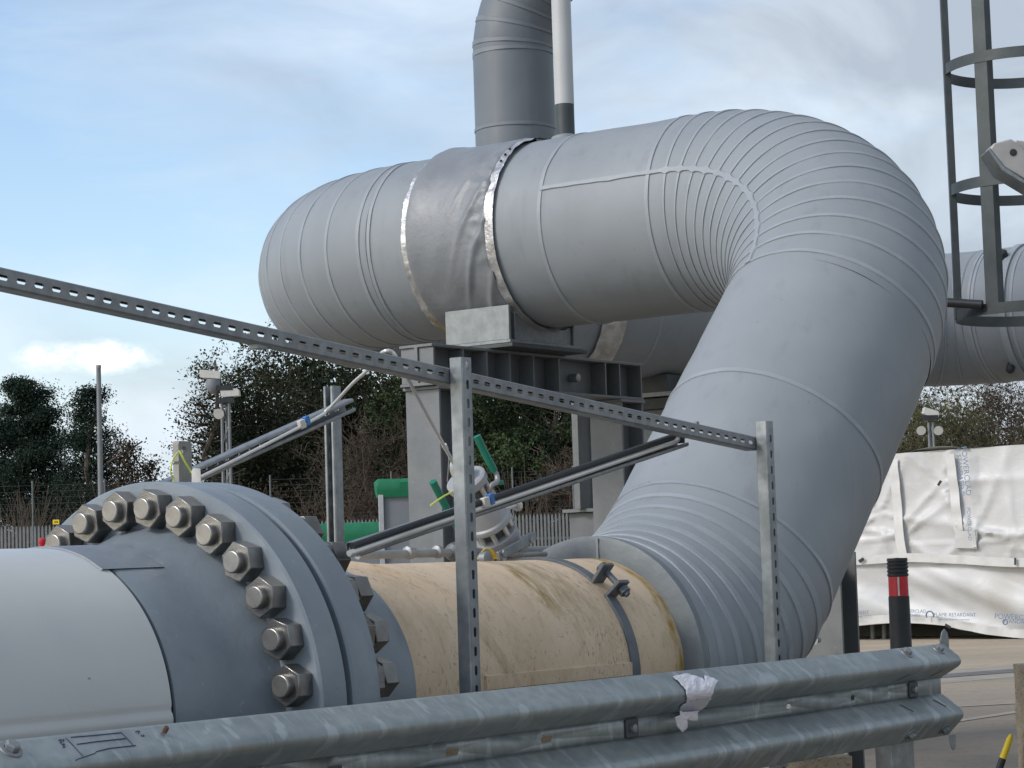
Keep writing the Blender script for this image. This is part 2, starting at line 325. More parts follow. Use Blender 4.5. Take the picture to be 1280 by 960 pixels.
slab('concrete_yard',ga,gb,30,.003,MT['yard'])

# ---------------------------------------------------------------- swept pipes
def frames_line(p,q,n,e1=None):
    t=(q-p).normalized()
    if e1 is None: e1=basis(t)[0]
    e2=e1.cross(t); L_=(q-p).length
    return lambda u:(p+t*u,t,e1,e2), L_
def frames_arc(Cc,di,do,T,e1):
    ang=di.angle(do); Rb=T/math.tan(ang/2); nn=(do-di*do.dot(di)).normalized(); O=Cc-di*T+nn*Rb; ax=di.cross(nn).normalized()
    def fn(u):
        th=u/Rb; q=Matrix.Rotation(th,3,ax); t=q@di; e=q@e1
        return (O+q@(-nn*Rb),t,e,e.cross(t))
    return fn,ang*Rb
BEAD=((-.0105,-.0005),(-.0085,.0042),(.0085,.0046),(.0105,-.0005))
def sweep(mb,fn,Ln,r,beads=(),step=.05,seg=112,amp=.0022,seed=0,cap0=False,cap1=False,extra=None,bh=1.0,bw=1.0):
    st=set(np.linspace(0,Ln,max(2,int(Ln/step)+1)).tolist())
    bl=sorted(beads)
    st={x for x in st if x in (0.0,Ln) or all(abs(x-b)>.0125*bw for b in bl)}; st|={0.0,Ln}
    BD=[(o*bw,h) for o,h in BEAD]
    for b in bl:
        for o,_ in BD:
            if 0<b+o<Ln: st.add(b+o)
    rows=[]; srt=sorted(st); base_f=len(mb.f)
    for u in srt:
        c,t,e1,e2=fn(u); dr=0
        for b in bl:
            for o,h in BD:
                if abs(u-b-o)<1e-6: dr=h*bh
        row=[]
        for j in range(seg):
            a=2*PI*j/seg; dv=e1*math.cos(a)+e2*math.sin(a); p=c+dv*r
            nz=mnoise.noise(p*2.3+V((seed,0,0)))*amp+mnoise.noise(p*7+V((seed,5,0)))*amp*.45
            rr=r+dr*(1+.6*mnoise.noise(p*9))+nz+(extra(u,a,p) if extra else 0)
            row.append(c+dv*rr)
        rows.append(row)
    mb.rings(rows,True,cap0,cap1)
    for i in range(len(srt)-1):
        um=(srt[i]+srt[i+1])/2
        if any(abs(um-b)<.0105*bw for b in bl):
            for j in range(seg): mb.m[base_f+i*seg+j]=1
    return mb
def seam(fn,Ln,r,ang,u0,u1,wd=.012,h=.0062,mb=None,xs=()):
    mb=mb or MB(); rows=[]
    for u in np.linspace(u0,u1,max(3,int(abs(u1-u0)/.008))):
        c,t,e1,e2=fn(u); row=[]
        for k,(da,hh) in enumerate(((-1,-.002),(-.7,h),(.7,h),(1,-.002))):
            a=ang+da*wd*(1+.5*mnoise.noise(c*13)+.9*max([math.exp(-((u-b)/.016)**2) for b in xs],default=0))/r+.008*mnoise.noise(c*7); row.append(c+(e1*math.cos(a)+e2*math.sin(a))*(r+hh))
        rows.append(row)
    return mb.rings(rows,False)

# ---- the big lagged pipe run
lagp=thing('lagged_pipe','huge grey lagged pipe rising from the cream pipe and looping back over the steel frame','pipe',(P0+D*2.6))
mb=MB()
sA=2.058; T1=.447
e1a=D.cross(UP).normalized()
f0,l0=frames_line(L(sA,0,ZP),C1-D*T1,2,e1a); f1,l1=frames_arc(C1,D,AX,T1,e1a)
sweep(mb,f0,l0,RI,(),.02,seed=1)
def low_extra(u,a,p): return .0035*math.sin(u*42+1.5*math.sin(a*2))*(.5+.5*math.sin(a+1))
sweep(mb,f1,l1,RI,[l1*(k-.15)/8+.010*math.sin(k*5) for k in range(1,9)],.03,seed=2,bw=1.7,bh=1.0)
mb.build('lower_elbow',[MT['lag'],MT['lagstrip']],lagp,ang=40)
# end plate of the lagging
mb=MB(); rows=[]
for r,s_ in ((.349,.004),(.352,-.004),(.40,-.006),(.408,-.0035),(.4205,-.003),(.4255,.0),(.4255,.03),(.421,.032)):
    rows.append([LA(sA+s_,2*PI*j/112,r+(.002*mnoise.noise(V((j*.3,r*9,2))))) for j in range(112)])
mb.rings(rows).build('end_collar',MT['lagdark'],lagp)
mb=MB(); mb.box(LA(sA-.008,math.radians(84),.386),(.002,.004,.034),(D,N,UP)).build('collar_lap',MT['lagstrip'],lagp)
T2=.865; Lr=(C2-C1).length
ea=f1(l1)[2]
f2,l2=frames_line(C1+AX*T1,C2-AX*T2,2,ea)
def dents(u,a,p): return -.012*max(0,mnoise.noise(p*1.9+V((9,3,1)))-.12)-.010*max(0,mnoise.noise(p*5+V((2,7,4)))-.38)
mb=MB(); sweep(mb,f2,l2,RI,[.9826-T1],.04,seed=3,extra=dents); mb.build('riser',[MT['lag'],MT['lagstrip']],lagp,ang=40)
f3,l3=frames_arc(C2,AX,D3,T2,ea)
mb=MB(); NG=14
sweep(mb,f3,l3,RI,[.035+(l3-.07)*k/NG for k in range(0,NG+1)],.03,seed=4,bw=.72,bh=.9)
mb.build('upper_elbow',[MT['lag'],MT['lagstrip']],lagp,ang=40)
ed=f3(l3)[2]
f4,l4=frames_line(C2+D3*T2,C2+D3*2.44,2,ed)
mb=MB(); sweep(mb,f4,l4,RI,[.925-T2,1.473-T2,2.425-T2],.04,seed=5,extra=dents); mb.build('cross_pipe',[MT['lag'],MT['lagstrip']],lagp,ang=40)
# long seam lies on the camera side: angle in the transported frame
e1s,e2s=D3.cross(UP).normalized(),UP
tgt=e1s*math.cos(math.radians(162))+e2s*math.sin(math.radians(162)); _,_,q1,q2=f4(0)
sang=math.atan2(tgt.dot(q2),tgt.dot(q1))
mb=seam(f4,l4,RI,sang,0,1.473-T2); seam(f3,l3,RI,sang,.03,l3,mb=mb,xs=[.035+(l3-.07)*k/NG for k in range(0,NG+1)]); mb.build('long_seam',MT['lagstrip'],lagp)
# far end of the cross pipe turns back behind it
DR=V((math.sin(math.radians(53.7)),math.cos(math.radians(53.7)),0)); angL=D3.angle(DR)
SC3=3.90; T3=SC3-2.44; C3=C2+D3*SC3
f5,l5=frames_arc(C3,D3,DR,T3,ed)
mb=MB(); sweep(mb,f5,l5,RI,[.035]+[.035+(l5-.035)*k/13 for k in range(1,14)],.03,seed=6,bw=.8,bh=.9); mb.build('far_elbow',[MT['lag'],MT['lagstrip']],lagp,ang=40)
LRT=5.28; er=f5(l5)[2]
C4=C3+DR*LRT; DE=-D3; T4=.42
f6,l6=frames_line(C3+DR*T3,C4-DR*T4,2,er)
mb=MB(); sweep(mb,f6,l6,RI,[.25,.55,.95,1.25,2.1,2.8,l6-.03],.06,seed=7); mb.build('return_pipe',[MT['lag'],MT['lagstrip']],lagp,ang=40)
f7,l7=frames_arc(C4,DR,DE,T4,er)
mb=MB(); sweep(mb,f7,l7,RI,[l7*k/4 for k in range(0,5)],.03,seed=8); mb.build('end_elbow',[MT['lag'],MT['lagstrip']],lagp,ang=40)
f8,l8=frames_line(C4+DE*T4,C4+DE*3.2,2,f7(l7)[2])
mb=MB(); sweep(mb,f8,l8,RI,[.05,.075,.33,.9],.04,seed=9,cap1=True); mb.build('end_pipe',[MT['lag'],MT['lagstrip']],lagp,ang=40)
# foil wrap on the return pipe
def wrinkle(u,a,p): return .022*abs(mnoise.noise(V((p.x*9,p.y*9,p.z*9))))+.010*abs(mnoise.noise(p*24))
mb=MB(); fr=lambda u:f6(u+.82); sweep(mb,fr,.17,RI+.012,(),.02,seed=3,extra=wrinkle); mb.build('foil_wrap',MT['foil'],lagp)

# ---- removable cloth jacket with foil edges over the saddle
jk=thing('insulation_jacket','loose wrinkled grey cloth jacket strapped round the lagged pipe above the saddle block','insulation jacket',(C2+D3*1.97)*1)
fj=lambda u:(C2+D3*u,D3,e1s,e2s)
def jext(u,a,p):
    ad=math.degrees(a)%360; k=0
    up_=max(0,math.cos(math.radians(ad-135)))**1.5; lo_=max(0,math.cos(math.radians(ad-205)))
    g=max(0,1-(u-1.752)/.13)
    rd_=1-abs(mnoise.noise(V((ad*.085,u*5,3))))*2.4
    k+=g*up_*(.026*rd_-.022)+.010*g*(1-up_)*mnoise.noise(V((ad*.06,u*8,9)))
    k+=.014*math.exp(-((u-2.17)/.07)**2)*max(0,math.cos(math.radians(ad-130)))
    # long sag folds running from the gathered edge down to the saddle
    fo_=math.sin((ad-255*(u-1.75))*.105+.9*mnoise.noise(p*3)); k+=lo_*.013*math.exp(-((u-1.83)/.10)**2)*max(0,1-1.6*abs(fo_+.5*mnoise.noise(p*5)))
    k+=.007*mnoise.noise(V((p.x*4,p.y*4,p.z*2.2)))+.0035*mnoise.noise(V((p.x*13,p.y*13,p.z*7)))
    ed_=min(u-1.752,2.192-u); k-=.010*max(0,1-ed_/.010)
    return k
def jrow(u0,u1,step,r,ex,n=168):
    mb=MB(); rows=[]
    for u in np.linspace(u0,u1,max(4,int((u1-u0)/step)+1)):
        c,t,a1_,a2_=fj(u); row=[]
        for j in range(n):
            a=2*PI*j/n; dv=a1_*math.cos(a)+a2_*math.sin(a); p=c+dv*r; row.append(c+dv*(r+ex(u,a,p)))
        rows.append(row)
    return mb.rings(rows)
jrow(1.752,2.192,.008,.440,jext,300).build('cloth',MT['jacket'],jk,ang=60)
fo=lambda u,a,p:.006*mnoise.noise(V((p.x*22,p.y*22,p.z*14)))+.004*math.sin(a*60)*mnoise.noise(p*6)
jrow(1.712,1.758,.008,.434,fo).build('foil_edge',MT['foil'],jk,ang=60)
jrow(2.186,2.224,.008,.431,fo).build('foil_edge',MT['foil'],jk,ang=60)
fl=lambda u,a,p:(.020*max(0,-math.sin(a-.6))-.012)+.004*mnoise.noise(p*15)
jrow(2.178,2.220,.009,.437,fl).build('wool_edge',MT['wool'],jk,ang=60)
for ad in (126,132,138):
    p=C2+D3*1.733+(e1s*math.cos(math.radians(ad))+e2s*math.sin(math.radians(ad)))*.438
    MB().lathe(p,(p-(C2+D3*1.733)).normalized(),[(0,.006),(.005,.006),(.007,.003)],8,cap1=True).build('rivet',MT['darkgap'],jk)

# ---- upright pipe with bend and the vent post on the cross pipe
vb=at(644,150,12.6); vx=V((vb.x,vb.y,0)); 
up_t=thing('upright_pipe','grey lagged upright pipe behind the loop with a bend at its top','pipe',(vx.x,vx.y,2.584))
rv=.226; top=at(644,72,vx.y).z
ev1=V((1,0,0)); dk=(N*1.0+UP*0).normalized(); dk=V((.93,-.36,0)).normalized()
fv,lv=frames_line(V((vx.x,vx.y,2.6)),V((vx.x,vx.y,top)),2,ev1)
mb=MB(); sweep(mb,fv,lv,rv,[at(644,163,vx.y).z-2.6],.06,72,.001,seed=12); mb.build('pipe_shaft',[MT['lagdarker'],MT['lagdarkerstrip']],up_t,ang=40)
Tb=.66; cb=V((vx.x,vx.y,top+Tb)); fb,lb=frames_arc(cb,UP,dk,Tb,ev1)
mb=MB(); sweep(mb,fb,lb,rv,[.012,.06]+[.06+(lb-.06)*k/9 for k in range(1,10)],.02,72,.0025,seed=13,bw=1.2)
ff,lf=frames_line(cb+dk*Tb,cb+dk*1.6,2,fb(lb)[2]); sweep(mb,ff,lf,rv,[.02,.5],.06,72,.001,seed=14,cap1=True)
mb.build('pipe_bend',[MT['lagdarker'],MT['lagdarkerstrip']],up_t,ang=40)
mb=MB(); mb.box((vx.x-.095,vx.y-.195,at(644,178,vx.y).z),(.004,.003,.06)); mb.build('seam_lap',MT['lagstrip'],up_t)
pb=V((C2.x,C2.y,C2.z))+D3*1.612+UP*.40; 
vp=thing('vent_post','pale grey vent post with a black lower band standing on the lagged cross pipe','vent post',pb)
rp=.0425; zb=at(706,131,pb.y).z-pb.z
MB().lathe(pb,UP,[(-.02,rp),(zb,rp)],32,cap0=True).build('black_band',MT['steeldark'],vp)
MB().lathe(pb,UP,[(zb,rp+.001),(3.0,rp+.001)],32,cap0=True,cap1=True).build('post_tube',mat('vent_post_paint',(.47,.475,.465),(.41,.42,.415),3,rough=.45,stains=[((.3,.31,.31),(1,1,1),(0,0,0),14,.64,.74,.5)]),vp)
MB().lathe(pb,UP,[(-.02,rp+.022),(.028,rp+.020),(.036,rp)],32).build('base_flashing',MT['lag'],vp)

# ---------------------------------------------------------------- lower pipe: white spool, bolted flanges, cream spool
def along(mb,prof,seg=128,cap0=False,cap1=False,mi=0):
    rows=[[LA(s,2*PI*j/seg,r) for j in range(seg)] for s,r in prof]; return mb.rings(rows,True,cap0,cap1,mi)
F1a,F1b,F2a,F2b=.055,.153,.175,.280; RO=.5805
wp=thing('white_pipe','white coated pipe ending in a grey bolted flange with nuts facing us','pipe',P0-D*.6,ROT)
WA=0.5; rows=[]
mb=MB()
ss=list(np.arange(-4.5,-.3,.25))+[-.32,-.283]
def wr(s,a): return .414+.0040*max(0,1-abs((math.degrees(a)-WA)/2.6))-.0022*max(0,1-abs((math.degrees(a)-WA-3.2)/1.4))
mb.rings([[LA(s,2*PI*j/360,wr(s,(2*PI*j/360+PI)%(2*PI)-PI)) for j in range(360)] for s in ss]); mb.build('coated_barrel',MT['white'],wp,ang=60)
mb=MB(); along(mb,[(-.284,.414),(-.282,.402),(-.271,.402)]); mb.build('joint_gap',MT['darkgap'],wp)
mb=MB(); rows=[]
for k,(s,r) in enumerate(((-.2715,.405),(-.2705,.413),(-.26,.4155),(-.18,.4165),(-.12,.4170),(-.075,.4195),(-.035,.4275),(.0,.4395),(.03,.452),(F1a,.463))):
    rows.append([LA(s,2*PI*j/160,r+.0012*mnoise.noise(V((s*9,j*.12,1)))) for j in range(160)])
mb.rings(rows); mb.build('hub',MT['flange'],wp)
mb=MB(); rows=[]   # tail of the wrap lying over the crown of the white coating
for a in np.linspace(math.radians(58.8),math.radians(150),44):
    s0=-.308+.010*mnoise.noise(V((a*6,3,1)))
    rows.append([LA(s,a,r) for s,r in ((s0,.4145),(s0+.002,.4185),(-.17,.4200),(-.105,.4205),(-.10,.4165))])
mb.rings(rows,False); mb.build('wrap_tail',MT['sleeve'],wp)
def flange(name,sa,sb,parent):
    mb=MB(); along(mb,[(sa,.35),(sa,RO-.006),(sa+.006,RO),(sb-.006,RO),(sb,RO-.006),(sb,.35)],160)
    return mb.build(name,MT['flange'],parent,ang=25)
fl1=flange('flange',F1a,F1b,wp)
mb=MB(); along(mb,[(F1b,RO-.05),(F2a,RO-.05)]); mb.build('gasket',MT['darkgap'],wp)
def make_nut(parent,loc,sgn,rot,first=None,double=False):
    """hex nut with the stud end; local +x points away from the flange"""
    if first is None:
        mb=MB(); X=V((1,0,0)); O=V((0,0,0)); rh=.0520
        def hexnut(x0,x1,ro):
            mb.lathe(O,X,[(x0,rh*.97),(x0+.0015,rh),(x1-.003,rh),(x1,rh*.965),(x1,.026)],6,cap0=True,mi=0,rot=ro)
        hexnut(0,.050,.0)
        if double: hexnut(.0505,.102,.22)
        xe=.100 if double else .048
        mb.lathe(O,X,[(xe,.0285),(xe+.0185,.0285),(xe+.0215,.0258)],28,cap1=True,mi=1)
        me=bpy.data.meshes.new('stud_bolt'); me.from_pydata(mb.v,[],mb.f); me.materials.append(MT['nut']); me.materials.append(MT['stud'])
        me.polygons.foreach_set('material_index',mb.m); bm=bmesh.new(); bm.from_mesh(me); bmesh.ops.recalc_face_normals(bm,faces=bm.faces); bm.to_mesh(me); bm.free()
        me.polygons.foreach_set('use_smooth',[True]*len(me.polygons)); me.set_sharp_from_angle(angle=math.radians(25))
        o=bpy.data.objects.new('stud_bolt',me)
        md=o.modifiers.new('bevel','BEVEL'); md.width=.0011; md.segments=1; md.limit_method='ANGLE'; md.angle_limit=math.radians(25)
    else: o=first.copy()
    COL.objects.link(o); o.parent=parent
    q=V((1,0,0)).rotation_difference(D*sgn).to_matrix().to_4x4()
    Mw=Matrix.Translation(loc)@Matrix.Rotation(rot,4,D)@q
    o.matrix_basis=wm(parent).inverted()@Mw
    return o
TH0=2.1465; BC=.511; first=None
for k in range(28):
    a=TH0-2*PI/28*k
    rt=PI/6+random.uniform(-.22,.22)
    o=make_nut(fl1,LA(F1a,a,BC),-1,rt,first); first=first or o
cp=thing('cream_pipe','scuffed cream wrapped pipe bolted between the big flange and the lagged elbow','pipe',P0,ROT)
fl2=flange('flange',F2a,F2b,cp)
first=None
for k in range(28):
    a=TH0-2*PI/28*k; o=make_nut(fl2,LA(F2b,a,BC),1,PI/6+random.uniform(-.3,.3),first,True); first=first or o
mb=MB(); along(mb,[(F2b,.46),(.33,.435),(.40,.405),(.48,.378),(.55,.364),(.64,.3585),(.695,.357),(.697,.35)]); mb.build('hub',MT['flange'],cp)
def cr(s,a):
    return .3535+.0025*mnoise.noise(V((s*4,math.cos(a)*2,math.sin(a)*2)))+.001*mnoise.noise(V((s*26,a*3,7)))
mb=MB(); mb.rings([[LA(s,2*PI*j/128,cr(s,2*PI*j/128)) for j in range(128)] for s in np.linspace(.688,2.07,60)]); mb.build('wrapped_barrel',MT['cream'],cp)
mb=MB(); rows=[]   # slanting lip where one turn of wrap ends
for a in np.linspace(math.radians(-60),math.radians(150),90):
    s0=.79+.155*(math.radians(150)-a)/1.9*.62+.02; s0=.837+(math.radians(76)-a)*.24; s0=max(min(s0,1.16),.74)
    rows.append([LA(s0+ds,a,.3535+h) for ds,h in ((-.03,.0),(-.022,.007),(.004,.012),(.008,.0))])
mb.rings(rows,False); mb.build('wrap_lip',MT['cream'],cp)
mb=MB()
for a0,a1,s0,s1,h in ((-.02,.085,1.005,1.745,.009),):
    rows=[[LA(s,a,.3535+hh+.0015*mnoise.noise(V((s*12,a*20,2)))) for a,hh in ((a0-.012,-.003),(a0,h),(a1,h),(a1+.012,-.003))] for s in np.linspace(s0,s1,40)]
    mb.rings(rows,False); mb.add([rows[0][0],rows[0][1],rows[0][2],rows[0][3]],[(0,1,2,3)]); mb.add(rows[-1],[(3,2,1,0)])
mb.build('seam_patch',MT['cream'],cp)

# ---- clamp ring with bolted ears
ck=thing('band_clamp','dark grey two-eared clamp ring bolted round the cream pipe','clamp',L(1.768,0,ZP),ROT)
mb=MB(); ag=math.radians(45)
angs=np.linspace(math.radians(41),math.radians(51.5-360),140)
rows=[[LA(1.768+ds,a,r) for ds,r in ((-.023,.351),(-.023,.3625),(.023,.3625),(.023,.351))] for a in angs]
mb.rings(rows,True,True,True); mb.build('band',MT['clamp'],ck,bevel=.002)
def ear(a):
    mb=MB(); rd=N*math.cos(a)+UP*math.sin(a); tg=UP*math.cos(a)-N*math.sin(a)
    mb.box(LA(1.775,a,.390),(.030,.036,.0065),(D,rd,tg)); return mb.build('ear',MT['clamp'],ck,bevel=.003)
aU,aL=math.radians(51.5),math.radians(41); ear(aU); ear(aL)
am=(aU+aL)/2; rd=N*math.cos(am)+UP*math.sin(am); tg=UP*math.cos(am)-N*math.sin(am); pc=LA(1.782,am,.398)
MB().lathe(pc-tg*.075,tg,[(0,.010),(.135,.010)],16,cap0=True,cap1=True).build('clamp_bolt',MT['clamp'],ck)
MB().lathe(pc-tg*.066,tg,[(0,.019),(.020,.019)],6,cap0=True,cap1=True).build('clamp_nut',MT['clamp'],ck,bevel=.001)
MB().lathe(pc+tg*.045,tg,[(0,.019),(.014,.019)],6,cap0=True,cap1=True).build('bolt_head',MT['clamp'],ck,bevel=.001)

# ---------------------------------------------------------------- crash barrier
RB=.718; RZT=ZP+.022
PROF=[(.004,-.008),(.011,-.001),(.020,-.002),(.068,-.039),(.0765,-.047),(.0805,-.057),(.0775,-.067),(.068,-.0755),(.012,-.108),(0,-.115),
      (0,-.170),(.012,-.177),(.068,-.219),(.0775,-.228),(.0805,-.239),(.0765,-.250),(.068,-.259),(.020,-.308),(.011,-.309),(.004,-.302)]
cr_=thing('crash_barrier','long galvanised W-section crash barrier rail in the foreground with a bare right end','crash barrier',L(0,RB,0),ROT)
def rp_(s,k,lift=0.0):
    """point on the rail face; k = fractional index along the profile"""
    i=min(int(k),len(PROF)-2); t=k-i; o=PROF[i][0]*(1-t)+PROF[i+1][0]*t; z=PROF[i][1]*(1-t)+PROF[i+1][1]*t
    dx,dz=PROF[i+1][0]-PROF[i][0],PROF[i+1][1]-PROF[i][1]; l=math.hypot(dx,dz); nx,nz=-dz/l,dx/l
    if i<13 and nx<0 and False: nx,nz=-nx,-nz
    return L(s,RB+o+nx*lift,RZT+z+nz*lift)
S0,S1=-3.2,3.125
def slots(mb,O,ex,ey,L0,L1,h,sl):
    """flat strip from L0 to L1 (along ex), +-h along ey, with slotted holes (centre, half length, half height)"""
    x=L0; sl=sorted(sl)
    for i,(c,a,b) in enumerate(sl):
        nxt=sl[i+1][0]-sl[i+1][1] if i+1<len(sl) else L1
        xr=min(L1,c+a+max(.002,(nxt-c-a)/2)) if i+1<len(sl) else L1
        q=[(c+a,b*.4),(c+a-b*.6,b),(c-a+b*.6,b),(c-a,b*.4),(c-a,-b*.4),(c-a+b*.6,-b),(c+a-b*.6,-b),(c+a,-b*.4)]
        o=[(xr,h),(c+a-b*.6,h),(c-a+b*.6,h),(x,h),(x,-h),(c-a+b*.6,-h),(c+a-b*.6,-h),(xr,-h)]
        vs=[O+ex*u+ey*w_ for u,w_ in o]+[O+ex*u+ey*w_ for u,w_ in q]
        mb.add(vs,[(k,(k+1)%8,8+(k+1)%8,8+k) for k in range(8)]); x=xr
    if not sl: mb.add([O+ex*L0-ey*h,O+ex*L1-ey*h,O+ex*L1+ey*h,O+ex*L0+ey*h],[(0,1,2,3)])
def pl(px,py,off):
    r=ray(px,py); p=CAM+r*((P0-CAM).dot(N)+off)*(1/r.dot(N)); return (p-P0).dot(D),p.z
mb=MB(); sst=np.linspace(S0,S1,60)
for a,b in ((0,10),(10,len(PROF))):
    dn=[]
    for i in range(a,b):
        dn.append(PROF[i])
        if i+1<b:
            (o0,z0),(o1,z1)=PROF[i],PROF[i+1]; l_=math.hypot(o1-o0,z1-z0)
            if l_>.03: dn+=[(o0+(o1-o0)*t,z0+(z1-z0)*t) for t in (.07,.35,.65,.93)]
    mb.rings([[L(s,RB+o+.0012*mnoise.noise(V((s*3,z*20,1))),RZT+z) for o,z in dn] for s in sst],False)
hol=[]
for x_,y_,a in ((418,0,.03),(565,943,.028),(683,930,.026),(986,888,.016),(1066,878,.016),(1111,875,.010),(230,0,.03)):
    s_=pl(x_,y_ if y_ else 960,RB)[0]; hol.append((s_,a,.0075))
hol.append((-1.6,.03,.0065)); hol.append((-.9,.03,.0065))
slots(mb,L(0,RB,RZT-.1425),D,UP,S0,S1,.0275,hol)
beam=mb.build('rail',MT['rail'],cr_,solid=.004,weld=.0006,ang=50)
for s_,k in ((pl(1132,852,RB+.05)[0],7.5),(pl(1174,847,RB+.05)[0],7.5),(pl(1137,897,RB+.05)[0],11.5),(pl(1178,890,RB+.05)[0],11.5)):
    mb=MB(); sg=1 if k<9 else -1
    c=[rp_(s_+.012*sg,k-.30,.003),rp_(s_+.019*sg,k-.28,.003),rp_(s_-.012*sg,k+.30,.003),rp_(s_-.019*sg,k+.28,.003)]
    mb.add(c,[(0,1,2,3)]); mb.build('slot',MT['darkgap'],cr_,flat=True)
def rbolt(s,k,rh=.017,name='rail_bolt',m=None,washer=True):
    mb=MB(); p=rp_(s,k,.002); q=rp_(s,k,.05); n=(q-p).normalized()
    if washer: mb.lathe(p,n,[(0,rh*1.55),(.003,rh*1.5),(.004,rh)],20)
    mb.lathe(p+n*.003,n,[(0,rh),(.011,rh),(.014,rh*.8)],6,cap1=True); mb.build(name,m or MT['galvdark'],cr_,ang=25)
for px_,py_ in ((11,934),(1131,816),(1171,812)):
    rbolt(pl(px_,py_,RB+.035)[0],2.4,.016)
rbolt(pl(200,914,RB+.03)[0],2.4,.006,'rusty_screw',mat('rusty_screw',(.14,.06,.035),(.09,.05,.035),60,rough=.8),False)
for px_,py_ in ((1139,934),(1181,924)): rbolt(pl(px_,py_,RB+.05)[0],16.45,.015)
for px_,py_ in ((791,915),(1143,871)):
    s_,z_=pl(px_,py_,RB+.01); mb=MB(); mb.box(L(s_,RB+.006,RZT-.142),(.031,.004,.025),(D,N,UP)); 
    o=mb.build('washer_plate',MT['steeldark'],cr_,bevel=.002)
    MB().lathe(L(s_,RB+.009,RZT-.142),N,[(0,.013),(.010,.012),(.014,.006)],18,cap1=True).build('rail_bolt',MT['galvdark'],cr_)
# end tabs, backing and post
def tab(px_,py0,py1,wd,up_):
    s_,za=pl(px_,py0,RB-.01); _,zb_=pl(px_,py1,RB-.01); mb=MB(); h=za-zb_
    poly=[(-wd*.8,0),(wd*.9,0),(wd,h*.45),(wd*.75,h*.8),(wd*.2,h),(-wd*.35,h*.85),(-wd*.75,h*.45)]
    mb.prism(poly,L(s_,RB-.012,zb_),(D*.9+N*.43).normalized(),UP,(N*.9-D*.43).normalized(),.005); mb.build('end_tab',MT['galv'],cr_,bevel=.001)
tab(1179,786,812,.022,1); tab(1191,938,918,.016,-1)
mb=MB(); sp=pl(1180,850,RB-.02)[0]
mb.box(L(S1-.045,RB-.008,RZT-.161),(.045,.003,.115),(D,N,UP)); mb.build('backing_plate',MT['galv'],cr_,bevel=.001)
spost=pl(1117,945,RB-.05)[0]
def zpost(s):
    mb=MB(); w_=.082
    poly=[(-w_,0),(-w_,-.062),(-w_+.007,-.062),(-w_+.007,-.006),(w_-.007,-.006),(w_-.007,-.062),(w_,-.062),(w_,0)]
    mb.prism(poly,L(s,RB-.014,0),D,N,UP,RZT-.03); mb.build('barrier_post',MT['galv'],cr_,bevel=.002)
for s in (spost,spost-1.6,spost-3.2): zpost(s)
# marker sketch on the rail face
mb=MB()
def kz(px_,py_):
    s,z=pl(px_,py_,RB+.05); best=None
    for k in np.linspace(1.5,6,160):
        p=rp_(0,k); o=(p-P0).dot(N); s2,z2=pl(px_,py_,o)
        d=abs(z2-p.z)
        if best is None or d<best[0]: best=(d,k,s2)
    return best[2],best[1]
def stroke(pts,wd=.0014):
    pr=[kz(*p) for p in pts]; full=[]
    for (a,b),(c,d) in zip(pr[:-1],pr[1:]):
        for t in np.linspace(0,1,6)[:-1]: full.append((a+(c-a)*t,b+(d-b)*t))
    full.append(pr[-1]); mb.tube([rp_(s,k,.0026) for s,k in full],wd*.75,5)
Z5=lambda x,y:(x/5.333,860+y/5.333)
for st_ in ([(435,338),(490,395),(548,460)],[(510,382),(640,365),(835,341)],[(805,305),(850,350),(890,392)],[(500,485),(560,465),(640,430),(720,408),(880,392),(902,390)],[(470,336),(640,322),(805,305)],
            [(388,360),(395,350),(408,352),(400,362),(410,368),(396,372)],[(412,352),(424,348),(420,362)],[(408,385),(420,378),(428,384),(418,392),(430,398),(416,404)],[(900,300),(915,292),(930,296)],[(918,312),(922,304)],[(935,318),(945,328),(958,326),(950,314)]):
    stroke([Z5(*p) for p in st_])
mb.build('pen_sketch',MT['ink'],cr_)
# torn paper stuck over the crest
pc_=thing('torn_paper','torn white paper label stuck over the crest of the crash barrier','paper',L(pl(868,880,RB+.06)[0],RB+.08,RZT),ROT)
outl=[(708,664),(770,650),(840,672),(850,684),(846,660),(880,668),(908,684),(895,704),(888,730),(860,780),(820,822),(822,856),(800,858),(772,850),(778,888),(752,908),(728,880),(718,842),(742,832),(738,790),(768,770),(766,722),(745,700)]
def kz2(px_,py_):
    best=None
    for k in np.linspace(1.5,8.9,220):
        p=rp_(0,k); o=(p-P0).dot(N); s2,z2=pl(px_,py_,o); d=abs(z2-p.z)
        if best is None or d<best[0]: best=(d,k,s2)
    return best[2],best[1]
pts=[(640+x/3.5556,660+y/3.5556) for x,y in outl]
def inside(x,y):
    c=False; j=len(pts)-1
    for i in range(len(pts)):
        xi,yi=pts[i]; xj,yj=pts[j]
        if (yi>y)!=(yj>y) and x<(xj-xi)*(y-yi)/(yj-yi)+xi: c=not c
        j=i
    return c
bmp=bmesh.new(); vsb=[]
dens=[]
for i in range(len(pts)):
    a=pts[i]; b=pts[(i+1)%len(pts)]; n_=max(1,int(math.hypot(b[0]-a[0],b[1]-a[1])/2.2))
    for t in range(n_): dens.append((a[0]+(b[0]-a[0])*t/n_+random.uniform(-.35,.35),a[1]+(b[1]-a[1])*t/n_+random.uniform(-.35,.35)))
inn=[(x,y) for x in np.arange(838,898,2.4) for y in np.arange(840,918,2.4) if inside(x,y)]
from mathutils.geometry import delaunay_2d_cdt
res=delaunay_2d_cdt([V(p) for p in dens+inn],[(i,(i+1)%len(dens)) for i in range(len(dens))],[list(range(len(dens)))],2,1e-5)
s_ref,zref=pl(868,880,RB+.085)
vv=[]
